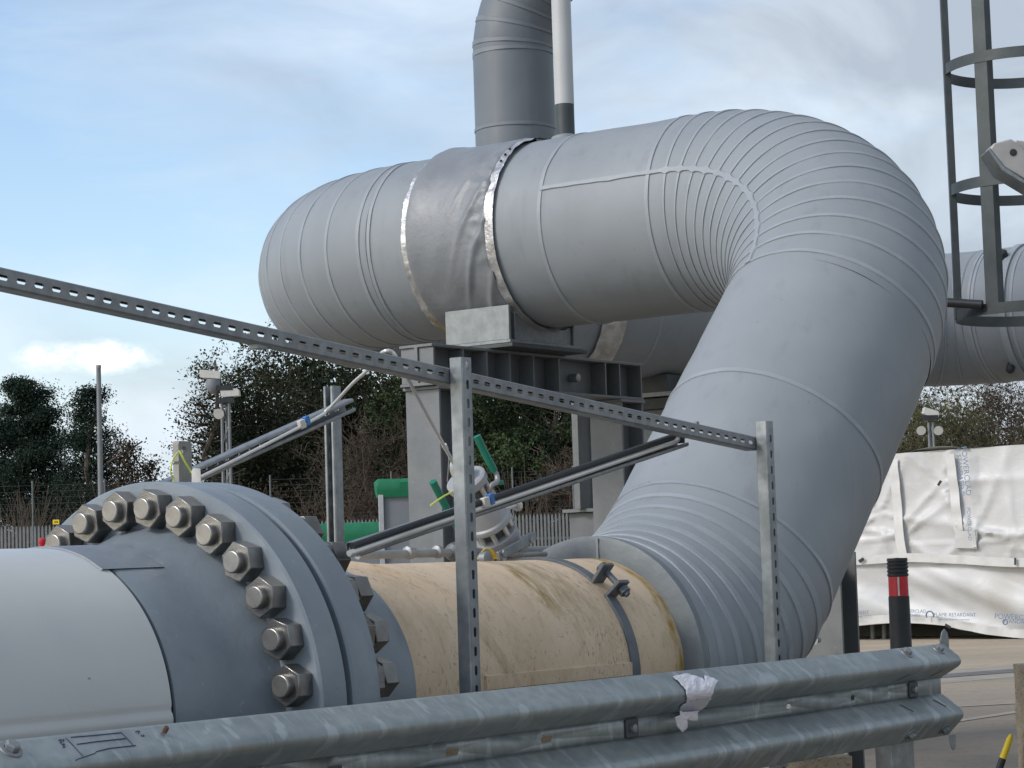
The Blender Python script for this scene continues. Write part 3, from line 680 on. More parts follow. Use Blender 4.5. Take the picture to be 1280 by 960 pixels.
for p in res[0]:
    s_,k=kz2(p.x,p.y)
    if p.y>888:      # the free lower flap hangs in front of the valley
        s_,z_=pl(p.x,p.y,RB+.088-.0009*(p.y-888)); base_=L(s_,RB+.088-.0009*(p.y-888),z_)
    else: base_=rp_(s_,k,.004)
    wv=.004*mnoise.noise(V((p.x*.16,p.y*.10,0)))+.0030*abs(mnoise.noise(V((p.x*.35,p.y*.22,5))))+random.uniform(-.0006,.0006)
    vv.append(base_+N*(.003+wv)+UP*wv*.5)
mb=MB(); mb.add(vv,[tuple(f) for f in res[2]]); mb.build('paper_sheet',MT['paper'],pc_,ang=9,solid=.0006)
# faint folds on the paper
mb=MB(); 
for q in ([(812,690),(806,730),(800,770),(806,800)],[(790,690),(788,760),(776,812)]):
    pp=[]
    for x,y in q:
        s_,k=kz2(640+x/3.5556,660+y/3.5556); pp.append(rp_(s_,min(k,7),.009))
    mb.tube(pp,.0012,5)
mb.build('paper_tear',MT['cabedge'],pc_)

# ---------------------------------------------------------------- slotted channel framework
def channel(name,label,cat,p,q,back,m,group=None,w_=.0413,dp=.041,pitch=.05,slot0=.02,holes=True,rotz=None,hl=.0130,hb=.0058):
    """slotted channel from p to q, 'back' = outward normal of its slotted wall; p,q run along the middle of that wall"""
    p=V(p);q=V(q); ax=(q-p).normalized(); b=(back-ax*back.dot(ax)).normalized(); sd=ax.cross(b); Ln=(q-p).length; h=w_/2
    t=thing(name,label,cat,p,ROT,group); mb=MB()
    sl=[(x,hl,hb) for x in np.arange(slot0,Ln-.016,pitch)] if holes else []
    slots(mb,p,ax,sd,0,Ln,h-.003,sl)
    for sg in (1,-1):
        prof=[(h-.003,0),(h,-.003),(h,-dp+.003),(h-.003,-dp),(h-.0085,-dp),(h-.0095,-dp+.001),(h-.0095,-dp+.007)]
        mb.rings([[p+ax*u+sd*(sg*x)+b*y for x,y in prof] for u in (0,Ln)],False)
    mb.build('slotted_section',m,t,solid=.0025,weld=.0004,flat=True)
    return t
zoff=ZP
st=channel('slotted_strut','long slotted channel sloping down from the left edge across the tops of two posts','strut',L(-1.75,.545,zoff+.975+.0870*.847),L(2.235,.545,zoff+.975-.0870*3.138),N,MT['galvdark'],slot0=.012)
def strutpt(s): return L(s,.545,zoff+.975-.0870*(s+.903))
mb=MB(); s_=pl(325,432,.53)[0]; mb.box(strutpt(s_)-UP*.026-N*.02,(.018,.014,.006),(D,N,UP)); mb.build('strut_nut',MT['galvdark'],st,bevel=.001)
mb=MB(); s_=pl(872,528,.53)[0]; mb.lathe(strutpt(s_)+UP*.02-N*.02,UP,[(0,.010),(.012,.010)],6,cap1=True); mb.build('strut_nut',MT['galvdark'],st)
sp1,sp2=.655,2.245
channel('upright_post','nearer slotted upright post crossing in front of the cream pipe','post',L(sp1,.59,.02),L(sp1,.59,zoff+.888),N,MT['galv'],'slotted upright posts behind the rail',slot0=.016)
channel('upright_post','farther slotted upright post in front of the lagged elbow','post',L(sp2,.59,.02),L(sp2,.59,zoff+.772),N,MT['galv'],'slotted upright posts behind the rail',slot0=.016)
for s,z in ((sp1,strutpt(sp1).z),(sp2-.03,strutpt(sp2-.03).z)): pass
# right hand brace: open channel facing us with a stainless tube clipped along it
def onp(px_,py_,off): s,z=pl(px_,py_,off); return L(s,off,z)
oR=.45
channel('brace_channel','open channel brace climbing right from the flange nuts to the slotted strut','brace',onp(440,687,oR-.03)-D*.02,onp(846,551,oR-.03),-N,MT['galvdark'],slot0=.02,w_=.036)
mb=MB(); q0=onp(436,692,oR+.015); q1=onp(838,554,oR+.015); q2=onp(852,548,oR+.005)
tag(mb.tube([q0+(q1-q0)*t for t in np.linspace(0,.985,12)]+[q1,q2],.0080,12).build('steel_tube',MT['stainless']),'bright stainless tube clipped along the right brace above the valve','tube')
mb=MB(); g0=onp(440,683,oR+.013); g1=onp(842,545.5,oR+.013)
tag(mb.tube([g0+(g1-g0)*t for t in np.linspace(0,1,8)],.0095,10).build('black_hose',MT['rubber']),'black hose lying in the right brace channel above the stainless tube','hose')
mb=MB(); e_=onp(847,547,oR); tag(mb.box(e_,(.012,.02,.018),(D,N,UP)).build('end_clamp',MT['rubber'],bevel=.003),'small black clamp joining the right brace to the slotted strut','clamp')
def clip(px_,py_,off,label,ax):
    p=onp(px_,py_,off); b_,c_=basis(ax)
    t=thing('tube_clip',label,'clip',p,ROT)
    MB().box(p,(.009,.009,.015),(ax,N,ax.cross(N))).build('clip_body',MT['blue'],t,bevel=.002)
    MB().box(p-ax*.024-UP*.004,(.013,.008,.014),(ax,N,ax.cross(N))).build('clip_plate',MT['camwhite'],t,bevel=.002)
axR=(q1-q0).normalized(); clip(613,624,oR+.022,'blue tube clip on the right brace in front of the valve',axR)
# left hand brace and its post
oL=-.60
b0=onp(150,633,oL); b1=onp(431,507,oL)
channel('brace_channel','open channel brace climbing right behind the flange to the far left post','brace',b0,b1,-N,MT['galvdark'],slot0=.02)
axL=(b1-b0).normalized(); clip(383,526,oL+.05,'blue tube clip on the left brace near its upper end',axL)
pb_=onp(415,483,-.66)
channel('upright_post','galvanised upright post holding the top end of the left brace','post',L((pb_-P0).dot(D)+.02,-.66,.02),L((pb_-P0).dot(D)+.02,-.66,pb_.z),D,MT['galv'],slot0=.02)
def smooth(pts,n=8):
    pts=[V(p) for p in pts]; out=[]
    for i in range(len(pts)-1):
        p0=pts[max(i-1,0)];p1=pts[i];p2=pts[i+1];p3=pts[min(i+2,len(pts)-1)]
        for t in np.linspace(0,1,n,endpoint=False):
            out.append(.5*((2*p1)+(p2-p0)*t+(2*p0-5*p1+4*p2-p3)*t*t+(3*p1-p0-3*p2+p3)*t**3))
    return out+[pts[-1]]
tl=[onp(205,618,oL+.052),onp(300,572,oL+.052),onp(395,523,oL+.052),onp(408,513,oL+.055),onp(418,504,oL+.10),onp(440,480,-.2),onp(459,463,.15),onp(470,449,.40),onp(480,439.5,.47),onp(490,440,.485),onp(497,450,.49),onp(512,478,.48),onp(540,530,.45),onp(572,588,.42)]
tag(MB().tube(smooth(tl),.0052,10).build('bent_tube',MT['stainless']),'thin bent stainless tube hooked over the slotted strut from the left brace','tube')
mb=MB(); pj=onp(556,558,.43); mb.lathe(pj,(onp(572,588,.42)-onp(540,530,.45)).normalized(),[(-.006,.008),(.010,.008)],6,cap0=True,cap1=True); tag(mb.build('tube_nut',MT['stainless']),'small hexagon union nut on the thin bent tube','nut')
wl=[onp(559,560,.40),onp(561,575,.2),onp(560,590,0),onp(559,602,-.15)]
tag(MB().tube(smooth(wl),.0015,6).build('tie_wire',MT['stainless']),'thin wire hanging from the bent tube down to the valve','wire')
# lifting lug with cord and tag
lg=thing('lifting_lug','weathered grey drilled plate standing up behind the big flange','plate',onp(228,600,-.3),ROT)
s0_,z0_=pl(219.5,560,-.3); s1_,z1_=pl(236,552,-.3); zc=pl(222,563,-.3)[1]
mb=MB(); hx=(s1_-s0_); cx=s0_+hx*.42; pol=[]; n_=20
sq=[(s1_,z1_),(s0_,z1_),(s0_,ZP+.30),(s1_,ZP+.30)]
outer=[]; inner=[]
for j in range(n_):
    a=2*PI*j/n_; inner.append((cx+.011*math.cos(a),zc+.011*math.sin(a)))
    dx,dz=math.cos(a),math.sin(a); tx=((s1_-cx) if dx>0 else (s0_-cx))/dx if abs(dx)>1e-6 else 1e9; tz=((z1_-zc) if dz>0 else (-.04))/dz if abs(dz)>1e-6 else 1e9
    t=min(abs(tx),abs(tz)); outer.append((cx+dx*t,zc+dz*t))
vs_=[L(s,-.3,z) for s,z in outer+inner]; mb.add(vs_,[(k,(k+1)%n_,n_+(k+1)%n_,n_+k) for k in range(n_)])
mb.add([L(s0_,-.3,zc-.04),L(s1_,-.3,zc-.04),L(s1_,-.3,ZP+.30),L(s0_,-.3,ZP+.30)],[(0,1,2,3)])
mb.build('plate',mat('lug_steel',(.31,.30,.27),(.24,.23,.21),20,rough=.7,bump=.2,bscale=60,stains=[((.2,.15,.1),(1,1,1),(0,0,0),25,.6,.7,.4)]),lg,solid=.022,weld=.0005,flat=True)
co=[onp(222,566,-.28),onp(216,575,-.275),onp(213,590,-.27),onp(217,600,-.27),onp(212,612,-.27)]
co2=[onp(224,563,-.28),onp(230,575,-.27),onp(238,588,-.265),onp(241,592,-.26)]
mb=MB(); mb.tube(smooth(co),.0024,6); mb.tube(smooth(co2),.0030,6); tag(mb.build('lime_cord',MT['lime']),'lime yellow cord tied through the drilled plate','cord')
mb=MB(); c0=onp(244,586,-.24); mb.prism([(-.012,-.09),(.013,-.09),(.011,0),(-.006,.002),(-.011,-.006)],c0,(D*.5+N*.86).normalized(),UP,N,.006); tag(mb.build('plastic_tag',MT['camwhite'],bevel=.001),'white plastic tag hanging from the cord beside the drilled plate','tag')

# ---------------------------------------------------------------- valve behind the cream pipe
oV=-.2
vB=onp(624,676,oV); vT=onp(585,604,oV); va=(vT-vB).normalized(); sc_=(vT-vB).length/.20
vl=thing('ball_valve','pale grey bolted valve tilted to the left above the cream pipe','valve',vB,ROT)
def vlathe(name,prof,m,seg=40): return MB().lathe(vB,va,[(t*sc_,r) for t,r in prof],seg,cap0=True,cap1=True).build(name,m,vl,ang=30)
vlathe('lower_flange',[(-.002,.072),(.024,.074),(.027,.072)],MT['valvewhite'])
vlathe('neck',[(-.15,.045),(.07,.045)],MT['clamp'])
vlathe('base_flange',[(-.052,.076),(-.030,.076)],MT['zinc'])
vlathe('valve_body',[(.062,.078),(.070,.079),(.076,.077),(.080,.070),(.150,.062),(.156,.057)],MT['valvewhite'])
vlathe('stem_neck',[(.15,.04),(.19,.04)],MT['clamp'])
vlathe('upper_flange',[(.193,.064),(.197,.067),(.214,.067),(.218,.060)],MT['valvewhite'])
vlathe('hex_cap',[(.218,.040),(.232,.038),(.262,.034),(.272,.026)],MT['stainless'],6)
e1v,e2v=basis(va)
for t0,t1,rr in ((.020,.07,.060),(.150,.196,.052),(-.034,-.0,.060)):
    for k in range(8):
        a=2*PI*k/8+.2; p=vB+va*(t0*sc_)+(e1v*math.cos(a)+e2v*math.sin(a))*rr
        MB().lathe(p,va,[(0,.0085),((t1-t0)*sc_,.0085)],6,cap0=True,cap1=True).build('valve_bolt',MT['stainless'],vl)
kp=onp(636,634,oV+.05); kd=(D*.85+N*.3+UP*.25).normalized()
MB().lathe(kp,kd,[(-.02,.010),(.028,.010),(.028,.022),(.036,.024),(.042,.020)],20,cap1=True).build('bleed_plug',MT['stainless'],vl)
lv1=[onp(596,545,oV+.05),onp(607,568,oV+.06),onp(618,589,oV+.07)]
MB().tube(lv1,.0125,12).build('lever_grip',MT['green'],vl)
MB().tube(smooth([onp(617,588,oV+.07),onp(621,594,oV+.075),onp(621,602,oV+.08),onp(614,607,oV+.08),onp(612,614,oV+.07)]),.0085,10).build('lever_arm',MT['zinc'],vl)
MB().tube([onp(541,602,oV+.0),onp(556,631,oV),onp(572,660,oV)],.0125,12).build('lever_grip',MT['green'],vl)
MB().box(onp(624,603,oV-.05),(.014,.01,.008),(D,N,UP)).build('lever_stop',MT['green'],vl,bevel=.002)
yc=[onp(538,632,oV+.06),onp(552,622,oV+.07),onp(570,612,oV+.075)]
tag(MB().tube(smooth(yc),.0028,6).build('lime_cord',MT['lime']),'lime yellow cord stretched between the green levers of the valve','cord')
# pipework lying behind the cream pipe
t_=thing('fitting_pipe','dull grey threaded pipe with couplings lying behind the cream pipe','pipe',onp(500,692,oV),ROT)
fa,fb_=onp(447,694,oV),onp(600,690,oV)
MB().tube([fa,fb_],.0128,16).build('pipe_length',MT['zinc'],t_)
fx=(fb_-fa).normalized()
for px_,hw in ((512,.014),(547,.008)):
    p=onp(px_,692.5-(px_-447)*.026,oV); MB().lathe(p,fx,[(-hw-.004,.014),(-hw,.0205),(hw,.0205),(hw+.004,.014)],8 if px_==512 else 14,cap0=True,cap1=True).build('coupling',MT['zinc'],t_)
p=onp(569,690,oV); MB().lathe(p,fx,[(-.03,.013),(-.022,.026),(-.005,.032),(.02,.033),(.03,.030)],20,cap0=True,cap1=True).build('union_cap',MT['clamp'],t_)
t_=thing('bracket_arm','galvanised bracket arm with two bolts under the valve','bracket',onp(645,682,oV+.08),ROT)
A_=onp(620,694,oV+.09); B_=onp(667,672,oV+.09); xx=(B_-A_).normalized(); yy=UP-xx*UP.dot(xx); yy.normalize()
ln=(B_-A_).length
MB().prism([(0,-.018),(ln*.7,-.016),(ln,-.004),(ln*1.02,.016),(ln*.9,.024),(ln*.55,.014),(0,.010)],A_,xx,yy,N,.012).build('arm_plate',MT['galv'],t_,bevel=.002)
for f_ in (.12,.86): MB().lathe(A_+xx*(ln*f_)+N*.01,N,[(0,.011),(.008,.011)],6,cap1=True).build('arm_bolt',MT['zinc'],t_)
tag(MB().tube([onp(628,693.5,oV+.07),onp(682,692.5,oV+.07)],.0085,12).build('short_pipe',MT['zinc']),'short grey pipe lying on the cream pipe right of the yellow strap','pipe')
tag(MB().tube([onp(655,687,oV-.12),onp(702,685.5,oV-.12)],.010,12).build('short_pipe',MT['zinc']),'short grey pipe behind the bracket arm next to the lagging collar','pipe')
mb=MB(); ys=[onp(598,699,oV+.1),onp(604,689,oV+.11),onp(610,686,oV+.115),onp(616,692,oV+.115),onp(619,699,oV+.1)]
rows=[[p-D*.009+N*.004,p+D*.009+N*.004,p+D*.009,p-D*.009] for p in smooth(ys,5)]
mb.rings(rows,True,True,True); tag(mb.build('yellow_strap',MT['yellow']),'yellow webbing strap looped on top of the cream pipe below the valve','strap')
mb=MB(); tag(mb.lathe(onp(606,698,oV+.12),N,[(-.01,.022),(.012,.022),(.016,.016)],16,cap0=True,cap1=True).build('strap_ratchet',MT['galvdark']),'grey ratchet disc of the yellow strap on the cream pipe','ratchet')

# ---------------------------------------------------------------- steel support under the cross pipe
def LU(u,s,z): return V((C2.x,C2.y,0))+D*u+D3*s+UP*z
BT=2.584-.522; BH=.178; SB0,SB1=1.84,2.02; SBM=(SB0+SB1)/2
sf=thing('support_frame','grey steel goal-post frame of I-beams carrying the lagged cross pipe','steel frame',LU(.08,SBM,0),ROT)
def ibeam(p,ax,ln,fx_,wd,dp,tf=.0125,tw=.009):
    """I-section extruded from p along ax; flanges lie across 'fx_', depth along the third axis"""
    fy=ax.cross(fx_).normalized(); h=wd/2; k=dp/2
    poly=[(-h,-k),(h,-k),(h,-k+tf),(tw,-k+tf),(tw,k-tf),(h,k-tf),(h,k),(-h,k),(-h,k-tf),(-tw,k-tf),(-tw,-k+tf),(-h,-k+tf)]
    return MB().prism(poly,p,fx_,fy,ax,ln)
ibeam(LU(-.72,SBM,BT-BH/2),D,1.64,D3,.18,BH).build('beam',MT['steelpaint'],sf,bevel=.002)
for u in (-.588,.812):
    ibeam(LU(u,SBM,0.02),UP,BT-BH-.02-.014,D3,.182,.19).build('column',MT['steelpaint'],sf,bevel=.002)
    MB().box(LU(u,SBM,BT-BH-.008),(.105,.098,.0068),(D,D3,UP)).build('cap_plate',MT['steelpaint'],sf,bevel=.002)
    MB().box(LU(u,SBM,.012),(.15,.15,.012),(D,D3,UP)).build('base_plate',MT['steelpaint'],sf)
for u in (-.705,-.50,-.33,-.16,.02,.22,.60,.72,.905):
    for sg in (1,-1):
        MB().box(LU(u,SBM-sg*.049,BT-BH/2),(.005,.0385,BH/2-.014),(D,D3,UP)).build('stiffener',MT['steelpaint'],sf)
MB().lathe(LU(.42,SB0+.08,BT-BH/2),-D3,[(0,.020),(.045,.020),(.05,.012)],8,cap1=True).build('earth_boss',MT['zinc'],sf)
sh=thing('pipe_saddle','pale galvanised saddle block with slide plates between the cross pipe and the frame','pipe saddle',LU(0,SBM,BT),ROT)
UA,UB=-.30,.25
MB().box(LU((UA+UB)/2,1.915,2.584-.42),((UB-UA)/2-.06,.165,.068),(D,D3,UP)).build('saddle_box',MT['galvdark'],sh,bevel=.003)
MB().box(LU(UA+.008,1.915,2.584-.412),(.008,.176,.076),(D,D3,UP)).build('end_plate',MT['galvpale'],sh,bevel=.002)
MB().box(LU(UB-.05,1.915,2.584-.392),(.008,.176,.096),(D,D3,UP)).build('end_plate',MT['galvdark'],sh,bevel=.002)
MB().box(LU((UA+UB)/2,1.915,2.584-.4955),((UB-UA)/2+.005,.185,.007),(D,D3,UP)).build('slide_plate',MT['galvdark'],sh,bevel=.002)
MB().box(LU((UA+UB)/2+.01,1.915,2.584-.512),((UB-UA)/2+.015,.195,.0085),(D,D3,UP)).build('slide_plate',MT['steeldark'],sh,bevel=.002)
# second support under the return pipe
p2=at(832,500,13.2); 
s2=thing('pipe_support','dark saddle on a grey column under the return pipe behind the frame','pipe support',(p2.x,p2.y,0),ROT)
zt=C2.z-RI
MB().box((p2.x,p2.y,zt-.035),(.16,.12,.05),(D,N,UP)).build('saddle_box',MT['steeldark'],s2,bevel=.003)
MB().box((p2.x,p2.y,zt-.10),(.20,.16,.012),(D,N,UP)).build('slide_plate',MT['galvdark'],s2)
MB().box((p2.x,p2.y,zt-.15),(.17,.13,.03),(D,N,UP)).build('packer',MT['rubber'],s2)
ibeam(V((p2.x-.02,p2.y,.02)),UP,zt-.2,N,.17,.17).build('column',MT['steelpaint'],s2,bevel=.002)
# low pedestal farther back
p3=at(757,655,14.0); p3b=at(732,640,13.9)
s3_=thing('concrete_plinth','grey plinth with base plate carrying a dark stub column behind the frame','plinth',(p3.x,p3.y,0),ROT)
zz=at(727,637,14.0).z
MB().box((p3.x,p3.y,zz/2-.01),(.16,.16,zz/2-.01),(D,N,UP)).build('plinth_block',mat('plinth_concrete',(.16,.165,.17),(.13,.135,.14),6,rough=.8,bump=.2),s3_,bevel=.008)
MB().box((p3.x,p3.y,zz-.008),(.20,.18,.010),(D,N,UP)).build('base_plate',MT['steelpaint'],s3_)
ibeam(V((p3b.x,p3b.y,zz)),UP,1.05,N,.045,.17).build('stub_column',MT['steelpaint'],s3_,bevel=.002)
# column hidden behind the riser
p4=at(1046,790,9.6)
s4=thing('steel_column','steel column showing beside the lower right flank of the riser','steel column',(p4.x,p4.y,0),ROT)
ibeam(V((p4.x-.02,p4.y,0.0)),UP,at(1058,690,9.6).z,N,.178,.15).build('column',MT['steelpaint'],s4,bevel=.002)
MB().lathe(at(1022,800,9.45),-D,[(-.01,.012),(.02,.012),(.03,.018)],12,cap1=True).build('column_bolt',MT['zinc'],s4)

# ---------------------------------------------------------------- right side: cabin under sheeting, bollard, blocks
CB=V((4.98,30.08,0)); CU=-D3.copy(); CN=-D
tn=thing('sheeted_cabin','long cabin wrapped in white flame retardant sheeting behind the bollard','sheeted cabin',CB,math.atan2(CU.y,CU.x))
def pc2(px_,py_,lift=0.0):
    r=ray(px_,py_); k=(CB-CAM).dot(CN)/r.dot(CN); p=CAM+r*k; return (p-CB).dot(CU),p.z
def cpt(u,z,lift): return CB+CU*u+CN*lift+UP*z
ztop=lambda u: 2.44+.012*u
PEG=[pc2(1178,602),pc2(1130,668),pc2(1221,662),pc2(1270,672),pc2(1100,640)]
def wrink(u,z,seed):
    w_=.03*mnoise.noise(V((u*.9,z*1.1,seed)))+.006*mnoise.noise(V((u*3+z*2,z*3-u*1.5,seed+4)))
    return w_
def ray_folds(u,z,pegs,k=.05):
    h=0
    for i,(pu,pz) in enumerate(pegs):
        du,dz=u-pu,z-pz; r=math.hypot(du,dz); a=math.atan2(dz,du)
        h+=k*math.exp(-r/.9)*((1-abs(math.sin(a*2.6+i*1.7)))**4-.12)*min(1,r/.15)
    return h
UL,UR=-2.2,7.0
zmid=lambda u: pc2(1066,700)[1]+.0*(u)
mb=MB(); rows=[]
us=np.linspace(UL,UR,190)
zm=pc2(1180,702)[1]
for f_ in np.linspace(0,1,44):
    rows.append([cpt(u,(zm-.03)+(ztop(u)-zm+.03)*f_,.03+wrink(u,zm+1.4*f_,1)+ray_folds(u,zm+(ztop(u)-zm)*f_,PEG,.075)) for u in us])
mb.rings(rows,False).build('upper_sheet',MT['sheet'],tn,ang=80)
lowz=lambda u: np.interp(u,[UL,pc2(1068,783)[0],pc2(1135,776)[0],pc2(1150,773)[0],pc2(1200,787)[0],pc2(1280,799)[0],UR],[.2,pc2(1068,783)[1],pc2(1135,777)[1],pc2(1150,773)[1],pc2(1200,787)[1],max(.0,pc2(1280,799)[1]),.02])
mb=MB(); rows=[]
for f_ in np.linspace(0,1,40):
    row=[]
    for u in us:
        z0=float(lowz(u)); z=z0+(zm-z0)*f_
        fold=.085*math.sin((z*3.1+u*1.25)*2.2+1.2*mnoise.noise(V((u,z,3))))*math.sin(PI*min(1,f_*1.1))+.03*mnoise.noise(V((u*2.2+z*3,z*5+u*2,8)))
        row.append(cpt(u,z,.02+fold*.8+wrink(u,z,6)*.6))
    rows.append(row)
mb.rings(rows,False).build('lower_sheet',MT['sheet'],tn,ang=80)
def ribbon(name,pts,wd,lift,m,n=30,wob=.01,along_u=True):
    mb=MB(); rows=[]
    pp=smooth([V((a,b,0)) for a,b in pts],n)
    for i,p in enumerate(pp):
        q=pp[min(i+1,len(pp)-1)]-pp[max(i-1,0)]; q.normalize(); s=V((-q.y,q.x,0))*wd/2
        lf=lift+wob*mnoise.noise(V((p.x*5,p.y*5,2)))
        rows.append([cpt(p.x-s.x,p.y-s.y,lf),cpt(p.x+s.x,p.y+s.y,lf+.004)])
    return mb.rings(rows,False).build(name,m,tn,ang=80)
ribbon('hem_strip',[pc2(1040,701),pc2(1066,701),pc2(1140,697),pc2(1200,699),pc2(1280,703),pc2(1400,700)],.115,.10,MT['hem'])
ribbon('bottom_hem',[(u,float(lowz(u))+.055) for u in np.linspace(UL,UR,14)],.11,.10,MT['hem'],wob=.03)
for seg_ in ([(1120,574),(1124,620),(1128,668),(1132,694)],[(1190,568),(1195,605),(1200,648),(1202,664)]):
    ribbon('tape',[pc2(*p) for p in seg_],.13,.085,MT['hem'],n=14,wob=.02)
ribbon('tape',[pc2(1221,662),pc2(1223,684)],.06,.115,MT['hem'],n=8)
ribbon('flap',[pc2(1198,674),pc2(1226,675)],.22,.105,MT['sheet'],n=8)
ribbon('toggle',[pc2(1179,607),pc2(1183,601)],.035,.15,MT['rubber'],n=4,wob=0)
ribbon('toggle',[pc2(1080,702),pc2(1086,698)],.045,.14,MT['rubber'],n=4,wob=0)
ribbon('toggle',[pc2(1190,780),pc2(1197,784)],.04,.2,MT['rubber'],n=4,wob=0)
ribbon('toggle',[pc2(1275,697),pc2(1275,706)],.03,.14,MT['rubber'],n=4,wob=0)
# roof, flanks and the dark floor frame under the sheet
mb=MB(); BK=4.0
rr_=[[cpt(u,ztop(u)+.0+.05*math.sin(PI*min(1,t/BK))+.02*mnoise.noise(V((u,t,4))),-t+.03) for u in us[::6]] for t in np.linspace(0,BK,10)]
mb.rings(rr_,False)
for u in (UL,UR): mb.add([cpt(u,.2,.03),cpt(u,.2,-BK),cpt(u,ztop(u),-BK),cpt(u,ztop(u),.03)],[(0,1,2,3)])
mb.add([cpt(UL,.2,-BK),cpt(UR,.2,-BK),cpt(UR,ztop(UR),-BK),cpt(UL,ztop(UL),-BK)],[(0,1,2,3)])
mb.build('roof_sheet',MT['sheet'],tn)
mb=MB(); um,zm_=pc2(1175,564); rows=[]
for t in np.linspace(-1,1,22): rows.append([cpt(um+t*.42,ztop(um)+.055*(1-t*t)*k+.008*mnoise.noise(V((t*3,k,1))),.06-.3*(1-k)) for k in (1,.8,.2,-.6)])
mb.rings(rows,False).build('roof_bulge',MT['hem'],tn)
mb=MB(); mb.box(cpt((UL+UR)/2,.33,-2.2),((UR-UL)/2-.1,1.7,.10),(CU,CN,UP)); mb.build('floor_frame',MT['darkgap'],tn)
MB().box(cpt((UL+UR)/2,.14,-2.4),((UR-UL)/2,1.2,.14),(CU,CN,UP)).build('skid_base',MT['rubber'],tn)
for px_ in (1076,1090.5):
    u,_=pc2(px_,795); MB().lathe(cpt(u,0,-.35),UP,[(0,.05),(.01,.05),(.01,.035),(.3,.035)],12,cap0=True,cap1=True).build('leg',MT['palisade'],tn)
def text(body,u,z,size,rot,lift,parent,m):
    cu=bpy.data.curves.new('t','FONT'); cu.body=body; cu.size=size; cu.extrude=.001; cu.align_x='CENTER'; cu.align_y='CENTER'
    o=bpy.data.objects.new('t',cu); COL.objects.link(o); dg=bpy.context.evaluated_depsgraph_get()
    me=bpy.data.meshes.new_from_object(o.evaluated_get(dg)); COL.objects.unlink(o); bpy.data.objects.remove(o)
    Mx=Matrix((CU,UP,CN)).transposed().to_4x4(); Mx.translation=cpt(u,z,lift); Mx=Mx@Matrix.Rotation(rot,4,'Z')
    me.transform(wm(parent).inverted()@Mx); me.materials.clear(); me.materials.append(m)
    q=bpy.data.objects.new('sheet_lettering',me); COL.objects.link(q); q.parent=parent; return q
for body,px_,py_,sz,rt in (('FLAME RETARDANT',1201,768,.066,-.02),('SHEETING TO BS EN STANDARD',1200,774,.03,-.02),('POWERCLAD',1149,763.5,.06,-.02),('STANDARD',1146,768.5,.05,-.02),('FLAME RETARDANT',1069,766,.066,.03),('SHEETING',1078,771,.04,.03),
                           ('POWERCLAD',1277,771,.095,-.06),('STANDARD',1279,776.5,.075,-.06),('POWERCLAD',1215,589,.105,-PI/2+.06),('\u00ae STANDARD \u00ae',1208,590,.085,-PI/2+.06),('POWERCLAD',1219,655,.07,-PI/2)):
    u,z=pc2(px_,py_); text(body,u,z,sz,rt,.175,tn,MT['blueprint'])
u,z=pc2(1170,768.5); mb=MB(); arc=[cpt(u+.052*math.cos(a),z+.052*math.sin(a),.178) for a in np.linspace(-.5,PI+.6,16)]; mb.tube(arc,.010,6); mb.build('loop_emblem',MT['blueprint'],tn)
u,z=pc2(1264,777); mb=MB(); arc=[cpt(u+.03*math.cos(a),z+.03*math.sin(a),.178) for a in np.linspace(0,2*PI,16)]; mb.tube(arc,.008,6); mb.build('loop_emblem',MT['blueprint'],tn)

bY=14.0; b_=at(1126,800,bY); bz=at(1123,697,bY).z
bl=thing('bollard','black plastic bollard with a red reflective band behind the crash barrier','bollard',(b_.x,b_.y,0))
rb=.0635; B0=V((b_.x,b_.y,0)); z1=at(1125,745,bY).z; z2=at(1124,720.5,bY).z
MB().lathe(B0,UP,[(0,rb+.006),(z1-.003,rb),(z1,rb-.004)],32,cap1=True).build('shaft',MT['rubber'],bl)
MB().lathe(B0,UP,[(z1,rb-.003),(z2,rb-.004)],32).build('red_band',MT['red'],bl)
prof=[(z2-.001,rb-.004)]; zc=z2
for k in range(4): prof+=[(zc+.004,rb+.0015),(zc+.016,rb+.0015),(zc+.019,rb-.004),(zc+.023,rb-.004)]; zc+=.023
prof+=[(zc+.003,rb+.001),(zc+.02,rb-.002),(bz-.012,rb*.72),(bz-.003,rb*.4),(bz,0.004)]
MB().lathe(B0,UP,prof,32,cap1=True).build('cap',MT['rubber'],bl,ang=25)
pv=V((-.15,-1,0)).normalized()
MB().box(B0+pv*(rb-.002)+UP*((z1+z2)/2),(.0055,.003,(z2-z1)/2-.003),(V((1,-.15,0)).normalized(),pv,UP)).build('pale_strip',MT['pale'],bl)
def block(name,label,c,hx_,hy,z0,z1_,ax,m):
    t=MB(); n_=9; X,Y=ax
    rows=[]
    for z in np.linspace(z0,z1_,10):
        row=[]
        for k in range(40):
            a=2*PI*k/40; cx_,sx_=math.cos(a),math.sin(a); kx=max(abs(cx_),abs(sx_)); x=cx_/kx; y=sx_/kx
            p=V(c)+X*(x*hx_)+Y*(y*hy)+UP*z; j=mnoise.noise(p*14)*.006+mnoise.noise(p*40)*.003
            p+=(X*x+Y*y)*j; row.append(p)
        rows.append(row)
    t.rings(rows,True,True,True); return tag(t.build(name,m,ang=40,bevel=.006),label,'concrete block')
g1=at(1261,835,9.0)
block('concrete_block','rough tan concrete block cut off by the right edge of the photo',(g1.x+.385,g1.y+.2,0),.26,.2,0,g1.z,(V((.98,.2,0)).normalized(),V((-.2,.98,0)).normalized()),MT['concrete'])
g2a=at(975,951,8.6); g2b=at(1062,943,8.6)
block('concrete_block','low tan concrete block lying under the crash barrier',((g2a.x+g2b.x)/2,8.75,0),(g2b.x-g2a.x)/2,.13,0,(g2a.z+g2b.z)/2,(V((1,.1,0)).normalized(),V((-.1,1,0)).normalized()),MT['concrete'])
